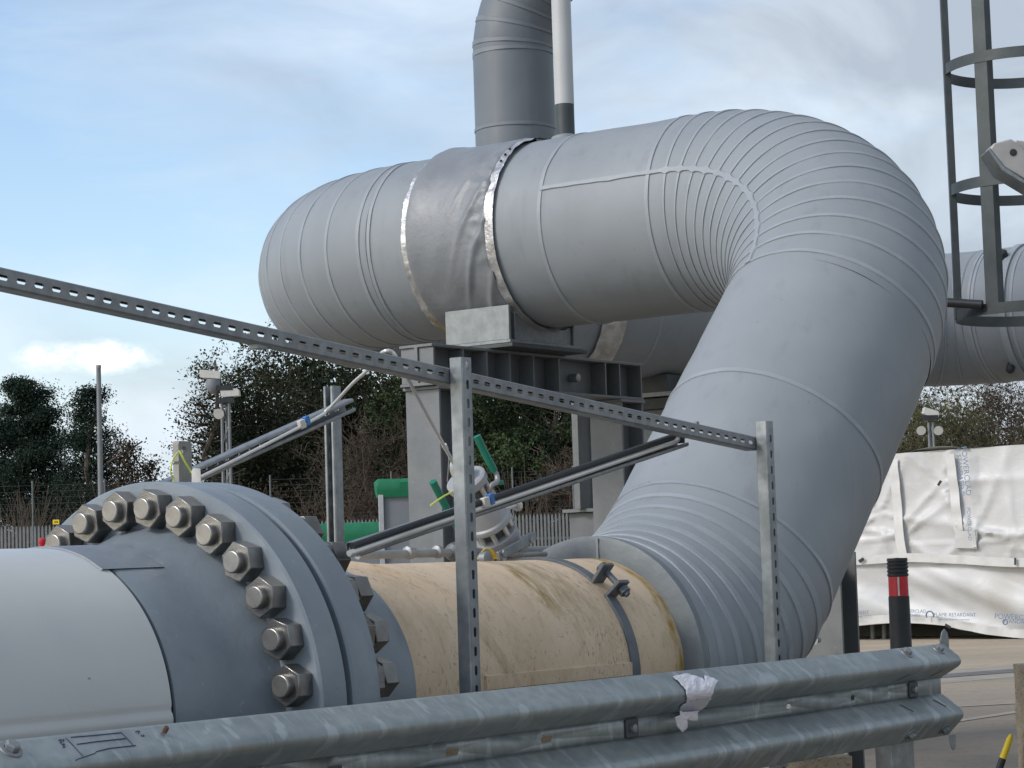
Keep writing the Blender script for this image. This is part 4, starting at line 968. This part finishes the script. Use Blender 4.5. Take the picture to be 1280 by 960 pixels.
s5=thing('marker_pole','slim yellow and black marker pole leaning on the right concrete block','pole',at(1246,985,9.3))
pa,pm,pz=at(1264,918,9.25),at(1253.5,948,9.25),at(1236,1000,9.25); dn=(pz-pa).normalized(); pz=pa+dn*((pa.z-.01)/-dn.z)
MB().tube([pa,pa-dn*-.02,pm],[.006,.013,.0145],12).build('yellow_end',MT['signyellow'],s5)
MB().tube([pm,pz],.015,12).build('black_end',MT['rubber'],s5)

# ---------------------------------------------------------------- caged ladder and floodlight
lY=11.0; hc=at(1296,390,lY); rh=at(1296,390,lY).x-at(1198,390,lY).x; LC=V((hc.x,lY+.05,0))
ld=thing('ladder_cage','dark grey steel ladder cage with flat hoops at the right edge','ladder cage',LC)
def hoop(py_):
    z=at(1296,py_,lY).z; mb=MB(); rows=[]
    for a in np.linspace(0,2*PI,64,endpoint=False):
        dv=V((math.cos(a),math.sin(a),0)); rows.append([LC+dv*r+UP*(z+h) for r,h in ((rh-.006,-.026),(rh,-.026),(rh,.026),(rh-.006,.026))])
    rows.append(rows[0]); mb.rings(rows,True).build('hoop',MT['steeldark'],ld,ang=30)
zl=[]
for py_ in (81,-75,233,390): hoop(py_)
zbt=at(1296,390,lY).z-.02
for a,wd in ((math.radians(178),.014),(math.radians(226),.032),(math.radians(300),.014),(math.radians(60),.014)):
    dv=V((math.cos(a),math.sin(a),0)); tv=V((-math.sin(a),math.cos(a),0))
    if wd>.02: mb=MB().box(LC+dv*(rh-.03)+UP*(zbt+2.2),(.026,.036,2.2),(dv,tv,UP))
    else: mb=MB().box(LC+dv*(rh-.012)+UP*(zbt+2.2),(.017,.017,2.2),(dv,tv,UP))
    mb.build('upright',MT['steeldark'],ld,bevel=.002)
# ladder stiles and rungs, standing outside the picture on the right
lx=LC+V((rh+.05,0,0))
for y_ in (-.22,.22): MB().box(lx+V((.0,y_,3.2)),(.03,.012,3.2)).build('stile',MT['steeldark'],ld,bevel=.002)
for k in range(20): MB().tube([lx+V((0,-.22,.3+k*.3)),lx+V((0,.22,.3+k*.3))],.012,8).build('rung',MT['steeldark'],ld)
MB().tube([at(1228,381,lY-.2),at(1165,377,lY-.1)],.0225,14).build('stay_tube',MT['rubber'],ld)
fd=thing('floodlight','boxy grey floodlight bracketed out from the ladder cage at the right edge','floodlight',at(1260,190,lY-.6))
fY=lY-.55
ax_=(at(1285,228,fY)-at(1235,192,fY)).normalized(); ay=V((0,1,0)); ay=(ay-ax_*ay.dot(ax_)).normalized(); az=ax_.cross(ay); az=-az if az.z<0 else az
o_=at(1236,186,fY)
MB().prism([(0,-.02),(0,.012),(.05,.075),(.115,.075),(.16,.052),(.28,.052),(.28,-.035),(.10,-.05)],o_-ay*.09,ax_,az,ay,.18).build('lamp_housing',MT['lamp'],fd,bevel=.006)
MB().prism([(-.006,-.030),(-.004,-.018),(.10,-.052),(.3,-.040),(.3,-.055),(.10,-.072)],o_-ay*.095,ax_,az,ay,.19).build('lens_rim',MT['galv'],fd,bevel=.003)
MB().lathe(o_+ax_*.095+az*.028-ay*.088,-ay,[(-.004,.017),(.004,.017),(.005,.012)],18,cap1=True).build('cable_gland',MT['rubber'],fd)
MB().prism([(.085,.070),(.075,.095),(.20,.165),(.24,.14),(.20,.06)],o_-ay*.05,ax_,az,ay,.1).build('bracket',MT['lamp'],fd,bevel=.004)
MB().tube([o_+ax_*.27+az*.06,lx+V((0,-.24,o_.z+.0))],.018,10).build('mounting_arm',MT['galv'],fd)
# joint strap with bolts on the end pipe
cB,tB,e1B,e2B=f8(.27)
bk=thing('pipe_strap','thin pale joint strap with dark bolts round the lagged pipe behind the ladder cage','strap',cB)
rows=[]
for k in range(73):
    an=2*PI*k/72; dv=e1B*math.cos(an)+e2B*math.sin(an); rows.append([cB+tB*x+dv*r for x,r in ((-.022,RI+.002),(-.022,RI+.014),(.022,RI+.014),(.022,RI+.002))])
MB().rings(rows,True).build('strap_band',MT['lagstrip'],bk,ang=30)
for px_,py_ in ((1253,317),(1267,457)):
    best=min((k for k in range(360)),key=lambda k:(lambda q:(640+FPX*(q-CAM).dot(RR)/(q-CAM).dot(RF)-px_)**2+(480+FPX*(q-CAM).dot(RD)/(q-CAM).dot(RF)-py_)**2+(0 if (q-cB).dot(CAM-cB)>0 else 1e6))(cB+(e1B*math.cos(math.radians(k))+e2B*math.sin(math.radians(k)))*RI))
    dv=e1B*math.cos(math.radians(best))+e2B*math.sin(math.radians(best))
    MB().lathe(cB+dv*RI-tB*.03,dv,[(-.005,.026),(.045,.026),(.055,.017)],12,cap1=True).build('strap_bolt',MT['rubber'],bk)

# ---------------------------------------------------------------- green sheeted boxes behind
gY=17.0
def gbox(name,label,x0,x1,y0,y1,Y,dpth,cover,parts):
    a=at(x0,y1,Y); b=at(x1,y0,Y); t=thing(name,label,'cabinet',((a.x+b.x)/2,Y+dpth/2,0)); hx=(b.x-a.x)/2; cx_=(a.x+b.x)/2
    zt_=at((x0+x1)/2,y0,Y).z
    MB().box((cx_,Y+dpth/2,zt_/2),(hx,dpth/2,zt_/2)).build('body',MT['cabinet'],t,bevel=.01)
    rows=[]; mb=MB(); zc=at((x0+x1)/2,cover,Y).z
    n_=60
    for f_,g in ((0,.02),(.35,.03),(.8,.035),(1.0,.01),(1.02,-.12),(1.03,-hx*.9)):
        row=[]
        for k in range(n_):
            an=2*PI*k/n_; c_,s_=math.cos(an),math.sin(an); m_=max(abs(c_),abs(s_)); xx_=c_/m_; yy_=s_/m_
            row.append(V((cx_+xx_*(hx+g),Y+dpth/2+yy_*(dpth/2+g),zc+(zt_-zc+.02)*f_+.006*mnoise.noise(V((xx_*4,yy_*4,f_*3))))))
        rows.append(row)
    mb.rings(rows,True,False,True).build('sheet_cover',MT['tarpgreen'],t,ang=50)
    if parts: 
        w_=at(x0+6.5,y1,Y).x-a.x; MB().box((a.x+w_/2-.005,Y-.012,zt_*.5),(w_/2,.012,zt_*.5-.01)).build('pale_edge',MT['cabedge'],t,bevel=.003)
gbox('covered_cabinet','tall grey cabinet with a green sheet over its top beside the left frame column',476,524,602,700,16.0,.5,621,True)
gbox('covered_box','long low box under green sheeting behind the flange nuts',400,474,657,700,19.0,1.0,679,False)

# ---------------------------------------------------------------- masts and poles
def mast(name,label,px_,ytop,Y,wpx,housings,spots=()):
    b=at(px_,ytop,Y); h=b.z; w_=wpx*Y/FPX/2; t=thing(name,label,'camera mast',(b.x,b.y,0)); B=V((b.x,b.y,0))
    mb=MB(); legs=[V((math.cos(a),math.sin(a),0)) for a in (PI*7/6,-PI/6,PI/2)]
    for l in legs: mb.tube([B+l*w_*1.15,B+l*w_*.95+UP*h],.032,6)
    n_=int(h/.45)
    for k in range(n_):
        for i in range(3):
            mb.tube([B+legs[i]*w_+UP*(h*k/n_),B+legs[(i+1)%3]*w_+UP*(h*(k+1)/n_)],.012,4)
    mb.build('lattice_mast',MT['palisade'],t)
    for hx,hy,tx,ty,dome in housings:
        p=at(hx,hy,Y); q=at(tx,ty,Y); ax=(q-p).normalized(); ln=(q-p).length; yv=(V((0,1,0))-ax*ax.y).normalized(); zv=ax.cross(yv); zv=zv if zv.z>0 else -zv
        hd=MB().prism([(0,0),(ln,-.02),(ln*1.02,.10),(ln*.9,.14),(-.06,.17),(-.06,.03)],p-yv*.11,ax,zv,yv,.22).build('camera_housing',MT['camwhite'],t,bevel=.01)
        if dome: MB().lathe(p+ax*ln*.55-UP*.02,-UP,[(0,.14),(.1,.15),(.2,.13),(.28,.06),(.3,.01)],16,cap1=True).build('camera_dome',MT['cabinet'],t)
        MB().box(V((B.x,B.y,min(p.z,h+.3)-.06)),(.16,.12,.05)).build('pan_head',MT['rubber'],t)
    for hx,hy in spots:
        p=at(hx,hy,Y); MB().lathe(p,V((0,-1,-.3)).normalized(),[(-.08,.05),(0,.07),(.10,.11)],12,cap0=True,cap1=True).build('infrared_lamp',MT['camwhite'],t)
        MB().tube([p,V((B.x,B.y,p.z))],.02,6).build('lamp_arm',MT['rubber'],t)
mast('camera_mast','lattice mast with two white camera housings before the left trees',282,500,46,11,[(254,473,276,473,True),(281,497,300,494,False)],[(274,516)])
mast('camera_mast','lattice mast with a camera housing and two small lamps above the sheeted cabin',1163,528,52,6.5,[(1156,519,1172,522,False)],[(1150.5,537),(1172,537)])
b=at(126,625,40); tp=at(123.5,460,40)
pl_=thing('plain_pole','slim bare grey pole standing before the left pine trees','pole',(b.x,b.y,0))
MB().lathe(V((b.x,b.y,0)),UP,[(0,.055),(tp.z-.05,.042),(tp.z,.042)],12,cap1=True).build('shaft',MT['palisade'],pl_)
MB().lathe(V((b.x,b.y,0)),UP,[(tp.z,.046),(tp.z+.05,.046)],12,cap1=True).build('cap',MT['galvdark'],pl_)
MB().box(V((b.x,b.y,.01)),(.15,.15,.01)).build('base_plate',MT['galvdark'],pl_)

# ---------------------------------------------------------------- fences
def palisade(label,x0,x1,Y,h):
    t=thing('palisade_fence',label,'fence',((x0+x1)/2,Y,0)); mb=MB(); x=x0
    while x<x1:
        poly=[(-.025,0),(.025,0),(.025,h-.10),(.015,h-.03),(.0,h),(-.015,h-.03),(-.025,h-.10)]
        mb.prism(poly,V((x,Y,.05)),V((1,0,0)),UP,V((0,1,0)),.012); x+=.088
    mb.build('pale_panel',MT['palisade'],t)
    for z in (.5,h-.55): MB().box(((x0+x1)/2,Y+.05,z),((x1-x0)/2,.025,.03)).build('rail',MT['palisade'],t)
    x=x0+.4
    while x<x1: MB().box((x,Y+.11,h/2),(.05,.05,h/2)).build('fence_post',MT['palisade'],t); x+=2.75
palisade('grey spiked palisade fence at the far left beyond the white pipe',-13.5,-8.2,54,at(30,660,54).z)
palisade('grey spiked palisade fence seen behind the valve and the frame',-6.0,2.2,55,at(690,644,55).z)
def wirefence(label,x0,x1,Y,h,dx):
    t=thing('wire_fence',label,'fence',((x0+x1)/2,Y,0)); mb=MB()
    for z in np.arange(.3,h,.16): mb.tube([(x0,Y,z),(x1,Y,z)],.006,4)
    mb.build('wires',MT['wire'],t)
    x=x0
    while x<=x1+.01: MB().tube([(x,Y,0),(x,Y,h)],.026,6).build('fence_post',MT['wirepost'],t); x+=dx
hz=at(330,592,60).z
wirefence('tall security fence of dark horizontal wires before the left pine trees',-14.6,-7.2,60,hz,1.9)
wirefence('tall security fence of dark horizontal wires in front of the central trees',-6.55,8.2,61,hz,1.62)
sg=at(70,652.5,53.6); t=thing('warning_sign','tiny yellow warning sign on the far left palisade fence','sign',sg)
MB().box(sg,(.075,.006,.055)).build('plate',MT['signyellow'],t)
mb=MB(); mb.box(sg+V((-.02,-.008,.0)),(.014,.001,.02)); mb.box(sg+V((.025,-.008,.0)),(.014,.001,.02)); mb.build('symbol',MT['rubber'],t,flat=True)
rg=at(53,677,30); tag(MB().lathe(V((rg.x,rg.y,rg.z-.05)),UP,[(-.6,.035),(0,.035),(.03,.05),(.09,.045),(.10,.015)],12,cap0=True,cap1=True).build('red_cap',MT['red']),'small red cap of a marker post beside the leftmost nut','marker')

# ---------------------------------------------------------------- trees
def cards(cent,size,asp=1.0,flat=.0):
    n=len(cent); a=rng.normal(size=(n,3)); a/=np.linalg.norm(a,axis=1)[:,None]; b=rng.normal(size=(n,3)); b-=a*(a*b).sum(1)[:,None]; b/=np.linalg.norm(b,axis=1)[:,None]
    s=size*rng.uniform(.55,1.35,(n,1)); a=a*s; b=b*s*asp
    v=np.stack([cent-a-b*.6,cent+a*.2-b,cent+a+b*.4,cent-a*.3+b],1).reshape(-1,3)
    f=np.arange(n*4).reshape(-1,4); return v,f
def addnp(mb,v,f):
    o=len(mb.v); mb.v.extend(map(tuple,v.tolist())); mb.f.extend([tuple(x) for x in (f+o).tolist()]); mb.m.extend([0]*len(f))
def branch(mb,p,d,ln,r,lv,tips,spread=.55,grav=0.0,minr=.008,seg=4,nkids=(3,5)):
    n=4; pts=[p]; dd=d.copy()
    for i in range(n):
        dd=(dd+V((random.gauss(0,.13),random.gauss(0,.13),random.gauss(0,.10)+grav))).normalized(); pts.append(pts[-1]+dd*ln/n)
    rs=[max(minr,r*(1-.55*i/n)) for i in range(n+1)]
    mb.tube(pts,rs,seg if r>.03 else 3,caps=False)
    if lv<=0: tips.append(pts[-1]); tips.append(pts[2]); return
    for k in range(random.randint(*nkids)):
        i=random.choice((1,2,2,3,3,4)); q=pts[i]; ax=V((random.gauss(0,1),random.gauss(0,1),random.gauss(0,.6))).normalized()
        nd_=(dd*(1-spread)+ax*spread*1.3).normalized(); branch(mb,q,nd_,ln*random.uniform(.5,.75),rs[i]*.6,lv-1,tips,spread,grav,minr,seg,nkids)
def tree(name,label,px_,Y,ytop,rad,kind,leafm,twigm,nleaf=0,size=.12,levels=4,group='trees beyond the fences'):
    b=at(px_,ytop,Y); h=b.z; t=thing(name,label,'tree',(b.x,Y,0),0,group); B=V((b.x,Y,0)); tr=MB(); tips=[]
    r0=h*.022+.05
    if kind=='pine':
        tp=[B+V((random.gauss(0,.05)*i,random.gauss(0,.05)*i,h*i/8)) for i in range(9)]; tr.tube(tp,[r0*(1-.85*i/8) for i in range(9)],7)
        cen=[]
        for z in np.linspace(h*.12,h*.97,int(h*3.2)):
            f=z/h; R_=rad*(1.05-f)**.62*min(1,.55+f*1.6)
            for k in range(6 if f<.8 else 4):
                a=random.uniform(0,2*PI); rr=R_*random.uniform(.55,1.08); e=B+V((math.cos(a)*rr,math.sin(a)*rr,z+rr*.12+random.gauss(0,.15)))
                s_=B+UP*(z-rr*.12); tr.tube([s_,(s_+e)/2-UP*.05,e],[.035,.022,.01],4,caps=False)
                for u in (.4,.6,.8,1.0): cen.append((s_+(e-s_)*u,(.30+.28*(1-f))*(0.7+.4*u)))
        k=max(1,int(nleaf/len(cen))); pts_=np.concatenate([rng.normal(size=(k,3))*[s*.62,s*.62,s*.40]+np.array(c) for c,s in cen])
        v,f=cards(pts_,size,.45)
    else:
        hb=h*random.uniform(.18,.28); tp=[B,B+UP*hb*.5,B+UP*hb+V((random.gauss(0,.1),0,0))]; tr.tube(tp,[r0,r0*.8,r0*.7],7)
        for k in range(6 if kind!='bush' else 10):
            a=random.uniform(0,2*PI); tl_=V((math.cos(a)*rad/h*1.0,math.sin(a)*rad/h*1.0,1)).normalized()
            branch(tr,tp[-1]-UP*random.uniform(0,hb*.6),tl_,(h-hb)*random.uniform(.42,.62),r0*.42,levels-1,tips,.5,.02,.007,4,(3,5))
        branch(tr,tp[-1],UP.copy(),(h-hb)*.62,r0*.5,levels-1,tips,.5,.03,.007,4,(3,5))
        # fit the crown to the wanted height and width
        tv=np.array([tuple(p) for p in tr.v]); zt_=np.percentile(tv[:,2],99.5); k_=h/zt_; rx=np.percentile(abs(tv[:,0]-B.x),97); kx=rad/rx
        for i,p in enumerate(tr.v): tr.v[i]=(B.x+(p[0]-B.x)*(kx if p[2]>hb else 1),B.y+(p[1]-B.y)*kx*.8,p[2]*k_)
        tips=[V((B.x+(p.x-B.x)*kx,B.y+(p.y-B.y)*kx*.8,p.z*k_)) for p in tips]
        if nleaf:
            idx=rng.permutation(len(tips))[:max(20,int(len(tips)*.7))]; tt=np.array([tuple(tips[i]) for i in idx]); k=max(1,nleaf//len(tt))
            pts_=(tt[:,None,:]+rng.normal(size=(len(tt),k,3))*(.07 if kind in('bare','bush') else .13)).reshape(-1,3); pts_=pts_[pts_[:,2]>.2]; v,f=cards(pts_,size,.6)
    tr.build('trunk',twigm,t,flat=True)
    if nleaf:
        lm=MB(); addnp(lm,v,f); lm.build('crown',leafm,t,flat=True)
    return t
PN,IV,CF,BL,TW,TO,BK_=MT['pine'],MT['ivy'],MT['conifer'],MT['brownleaf'],MT['twig'],MT['twigolive'],MT['bark']
tree('pine_tree','broad dense dark pine at the left edge',28,78,474,3.0,'pine',PN,BK_,120000,.046)
tree('pine_tree','airy pine with gaps just left of the slim pole',112,76,480,1.9,'pine',PN,BK_,36000,.046)
tree('pine_tree','short sparse pine right of the slim pole',158,74,552,1.2,'pine',BL,BK_,9000,.05)
tree('pine_tree','smallest sparse pine left of the drilled plate',188,76,572,.9,'pine',BL,BK_,5000,.05)
tree('spreading_tree','dark spreading tree with long tufted side branches left of the camera mast',258,74,452,2.3,'pine',IV,BK_,9000,.05)
tree('bare_tree','tall bare tree with dark ivy behind the camera mast',308,76,438,1.9,'ivy',IV,BK_,24000,.05,5)
tree('bare_tree','bushy dark tree behind the upper end of the left brace',395,77,425,2.4,'ivy',IV,BK_,22000,.045,5)
tree('bare_tree','dark ivy covered tree left of the nearer frame column',470,75,428,2.2,'ivy',IV,BK_,36000,.05,4)
tree('evergreen_tree','dense dark evergreen right of the nearer frame column',570,74,420,2.4,'ivy',CF,BK_,52000,.055,4)
tree('evergreen_tree','large dark green evergreen behind the middle of the frame',660,72,430,2.5,'ivy',CF,BK_,56000,.055,4)
tree('evergreen_tree','dark evergreen behind the farther frame column',745,74,425,2.3,'ivy',CF,BK_,44000,.055,4)
tree('evergreen_tree','dark evergreen half hidden behind the lagged riser',830,76,430,2.3,'ivy',CF,BK_,26000,.055,4)
tree('bare_tree','yellowish budding tree beside the right flank of the riser',1130,72,470,1.9,'bush',CF,TO,1500,.05,5)
tree('bare_tree','olive budding tree behind the right camera mast',1178,74,462,1.9,'bush',CF,TO,1500,.05,5)
tree('bare_tree','bare tree with upright trunks at the right edge below the lagged pipe',1262,76,440,2.0,'bare',BL,TW,500,.05,5)
tree('bare_tree','bare brown tree between the right camera mast and the right edge',1222,78,455,1.9,'bare',BL,TW,900,.05,5)
for px_,Y_,yt_,rd_,lb_ in ((455,65,520,1.5,'bare twiggy bush left of the nearer frame column above the green box'),(706,64,560,1.2,'bare bush in front of the evergreens beside the farther frame column')):
    tree('bare_tree',lb_,px_,Y_,yt_,rd_,'bare',BL,TW,300,.04,5)
# far wood closing the gaps and the brown undergrowth along the fence
mb=MB(); ct=[]
for _ in range(900):
    px_=random.uniform(265,900); Y=random.uniform(83,92); yt=random.uniform(455,690)
    if px_<330: yt=random.uniform(540,690)
    p=at(px_,yt,Y); ct.append(p)
ct=np.array([tuple(p) for p in ct]); pts_=(ct[:,None,:]+rng.normal(size=(len(ct),70,3))*[.5,.5,.42]).reshape(-1,3); pts_[:,2]=np.maximum(pts_[:,2],.1)
v,f=cards(pts_,.12,.5); addnp(mb,v,f)
tag(mb.build('far_wood',IV,flat=True),'dark distant wood filling the view between the nearer trees','wood',kind='stuff')
mb=MB(); ct=[]
for _ in range(420):
    px_=random.uniform(1050,1420); Y=random.uniform(82,90); p=at(px_,random.uniform(505,700),Y); ct.append(p)
ct=np.array([tuple(p) for p in ct]); pts_=(ct[:,None,:]+rng.normal(size=(len(ct),50,3))*[.5,.5,.45]).reshape(-1,3); pts_[:,2]=np.maximum(pts_[:,2],.1)
v,f=cards(pts_,.09,.4); addnp(mb,v,f)
tag(mb.build('far_hedge',mat('olive_hedge_leaves',(.085,.075,.032),(.055,.045,.026),.8,rough=.8),flat=True),'brownish olive hedge in the distance above the sheeted cabin','hedge',kind='stuff')
mb=MB()
for k in range(2600):
    px_=random.choice((random.uniform(-20,215),random.uniform(-20,215),random.uniform(215,520),random.uniform(640,760))); Y=random.uniform(63,68); p=at(px_,700,Y); p.z=0
    h_=random.uniform(1.2,4.3)*(.75+.25*math.sin(px_*.05)); d=V((random.gauss(0,.28),random.gauss(0,.2),1)).normalized(); m_=p+d*h_*.5
    mb.tube([p,m_,m_+(d+V((random.gauss(0,.25),0,0)))*h_*.5],[.02,.013,.006],3,caps=False)
    if k%2: mb.tube([m_,m_+V((random.gauss(0,.6),random.gauss(0,.4),random.uniform(.3,1.0)))],[.010,.005],3,caps=False)
tag(mb.build('undergrowth',TW,flat=True),'tangle of brown bare stems along the far fences','undergrowth',kind='stuff')
mb=MB(); ct=[]
for k in range(700):
    px_=random.uniform(-20,560); p=at(px_,700,random.uniform(66,70)); p.z=random.uniform(.1,2.9 if px_<220 else 3.6); ct.append(tuple(p))
pts_=(np.array(ct)[:,None,:]+rng.normal(size=(len(ct),40,3))*.33).reshape(-1,3); pts_[:,2]=np.maximum(pts_[:,2],.05)
v,f=cards(pts_,.055,.35); addnp(mb,v,f); tag(mb.build('low_scrub',BL,flat=True),'low withered scrub behind the far palisade fences','scrub',kind='stuff')

# repeats share a group phrase
GR={'brace_channel':'open brace channels','lime_cord':'lime yellow cords','concrete_block':'tan concrete blocks','camera_mast':'camera masts in the distance','palisade_fence':'far palisade fences','wire_fence':'far security fences','short_pipe':'short grey pipes behind the cream pipe','tube_clip':'blue tube clips','upright_post':'slotted upright posts'}
for o in scene.objects:
    if o.parent is None:
        k=o.name.split('.')[0]
        if k in GR: o['group']=GR[k]
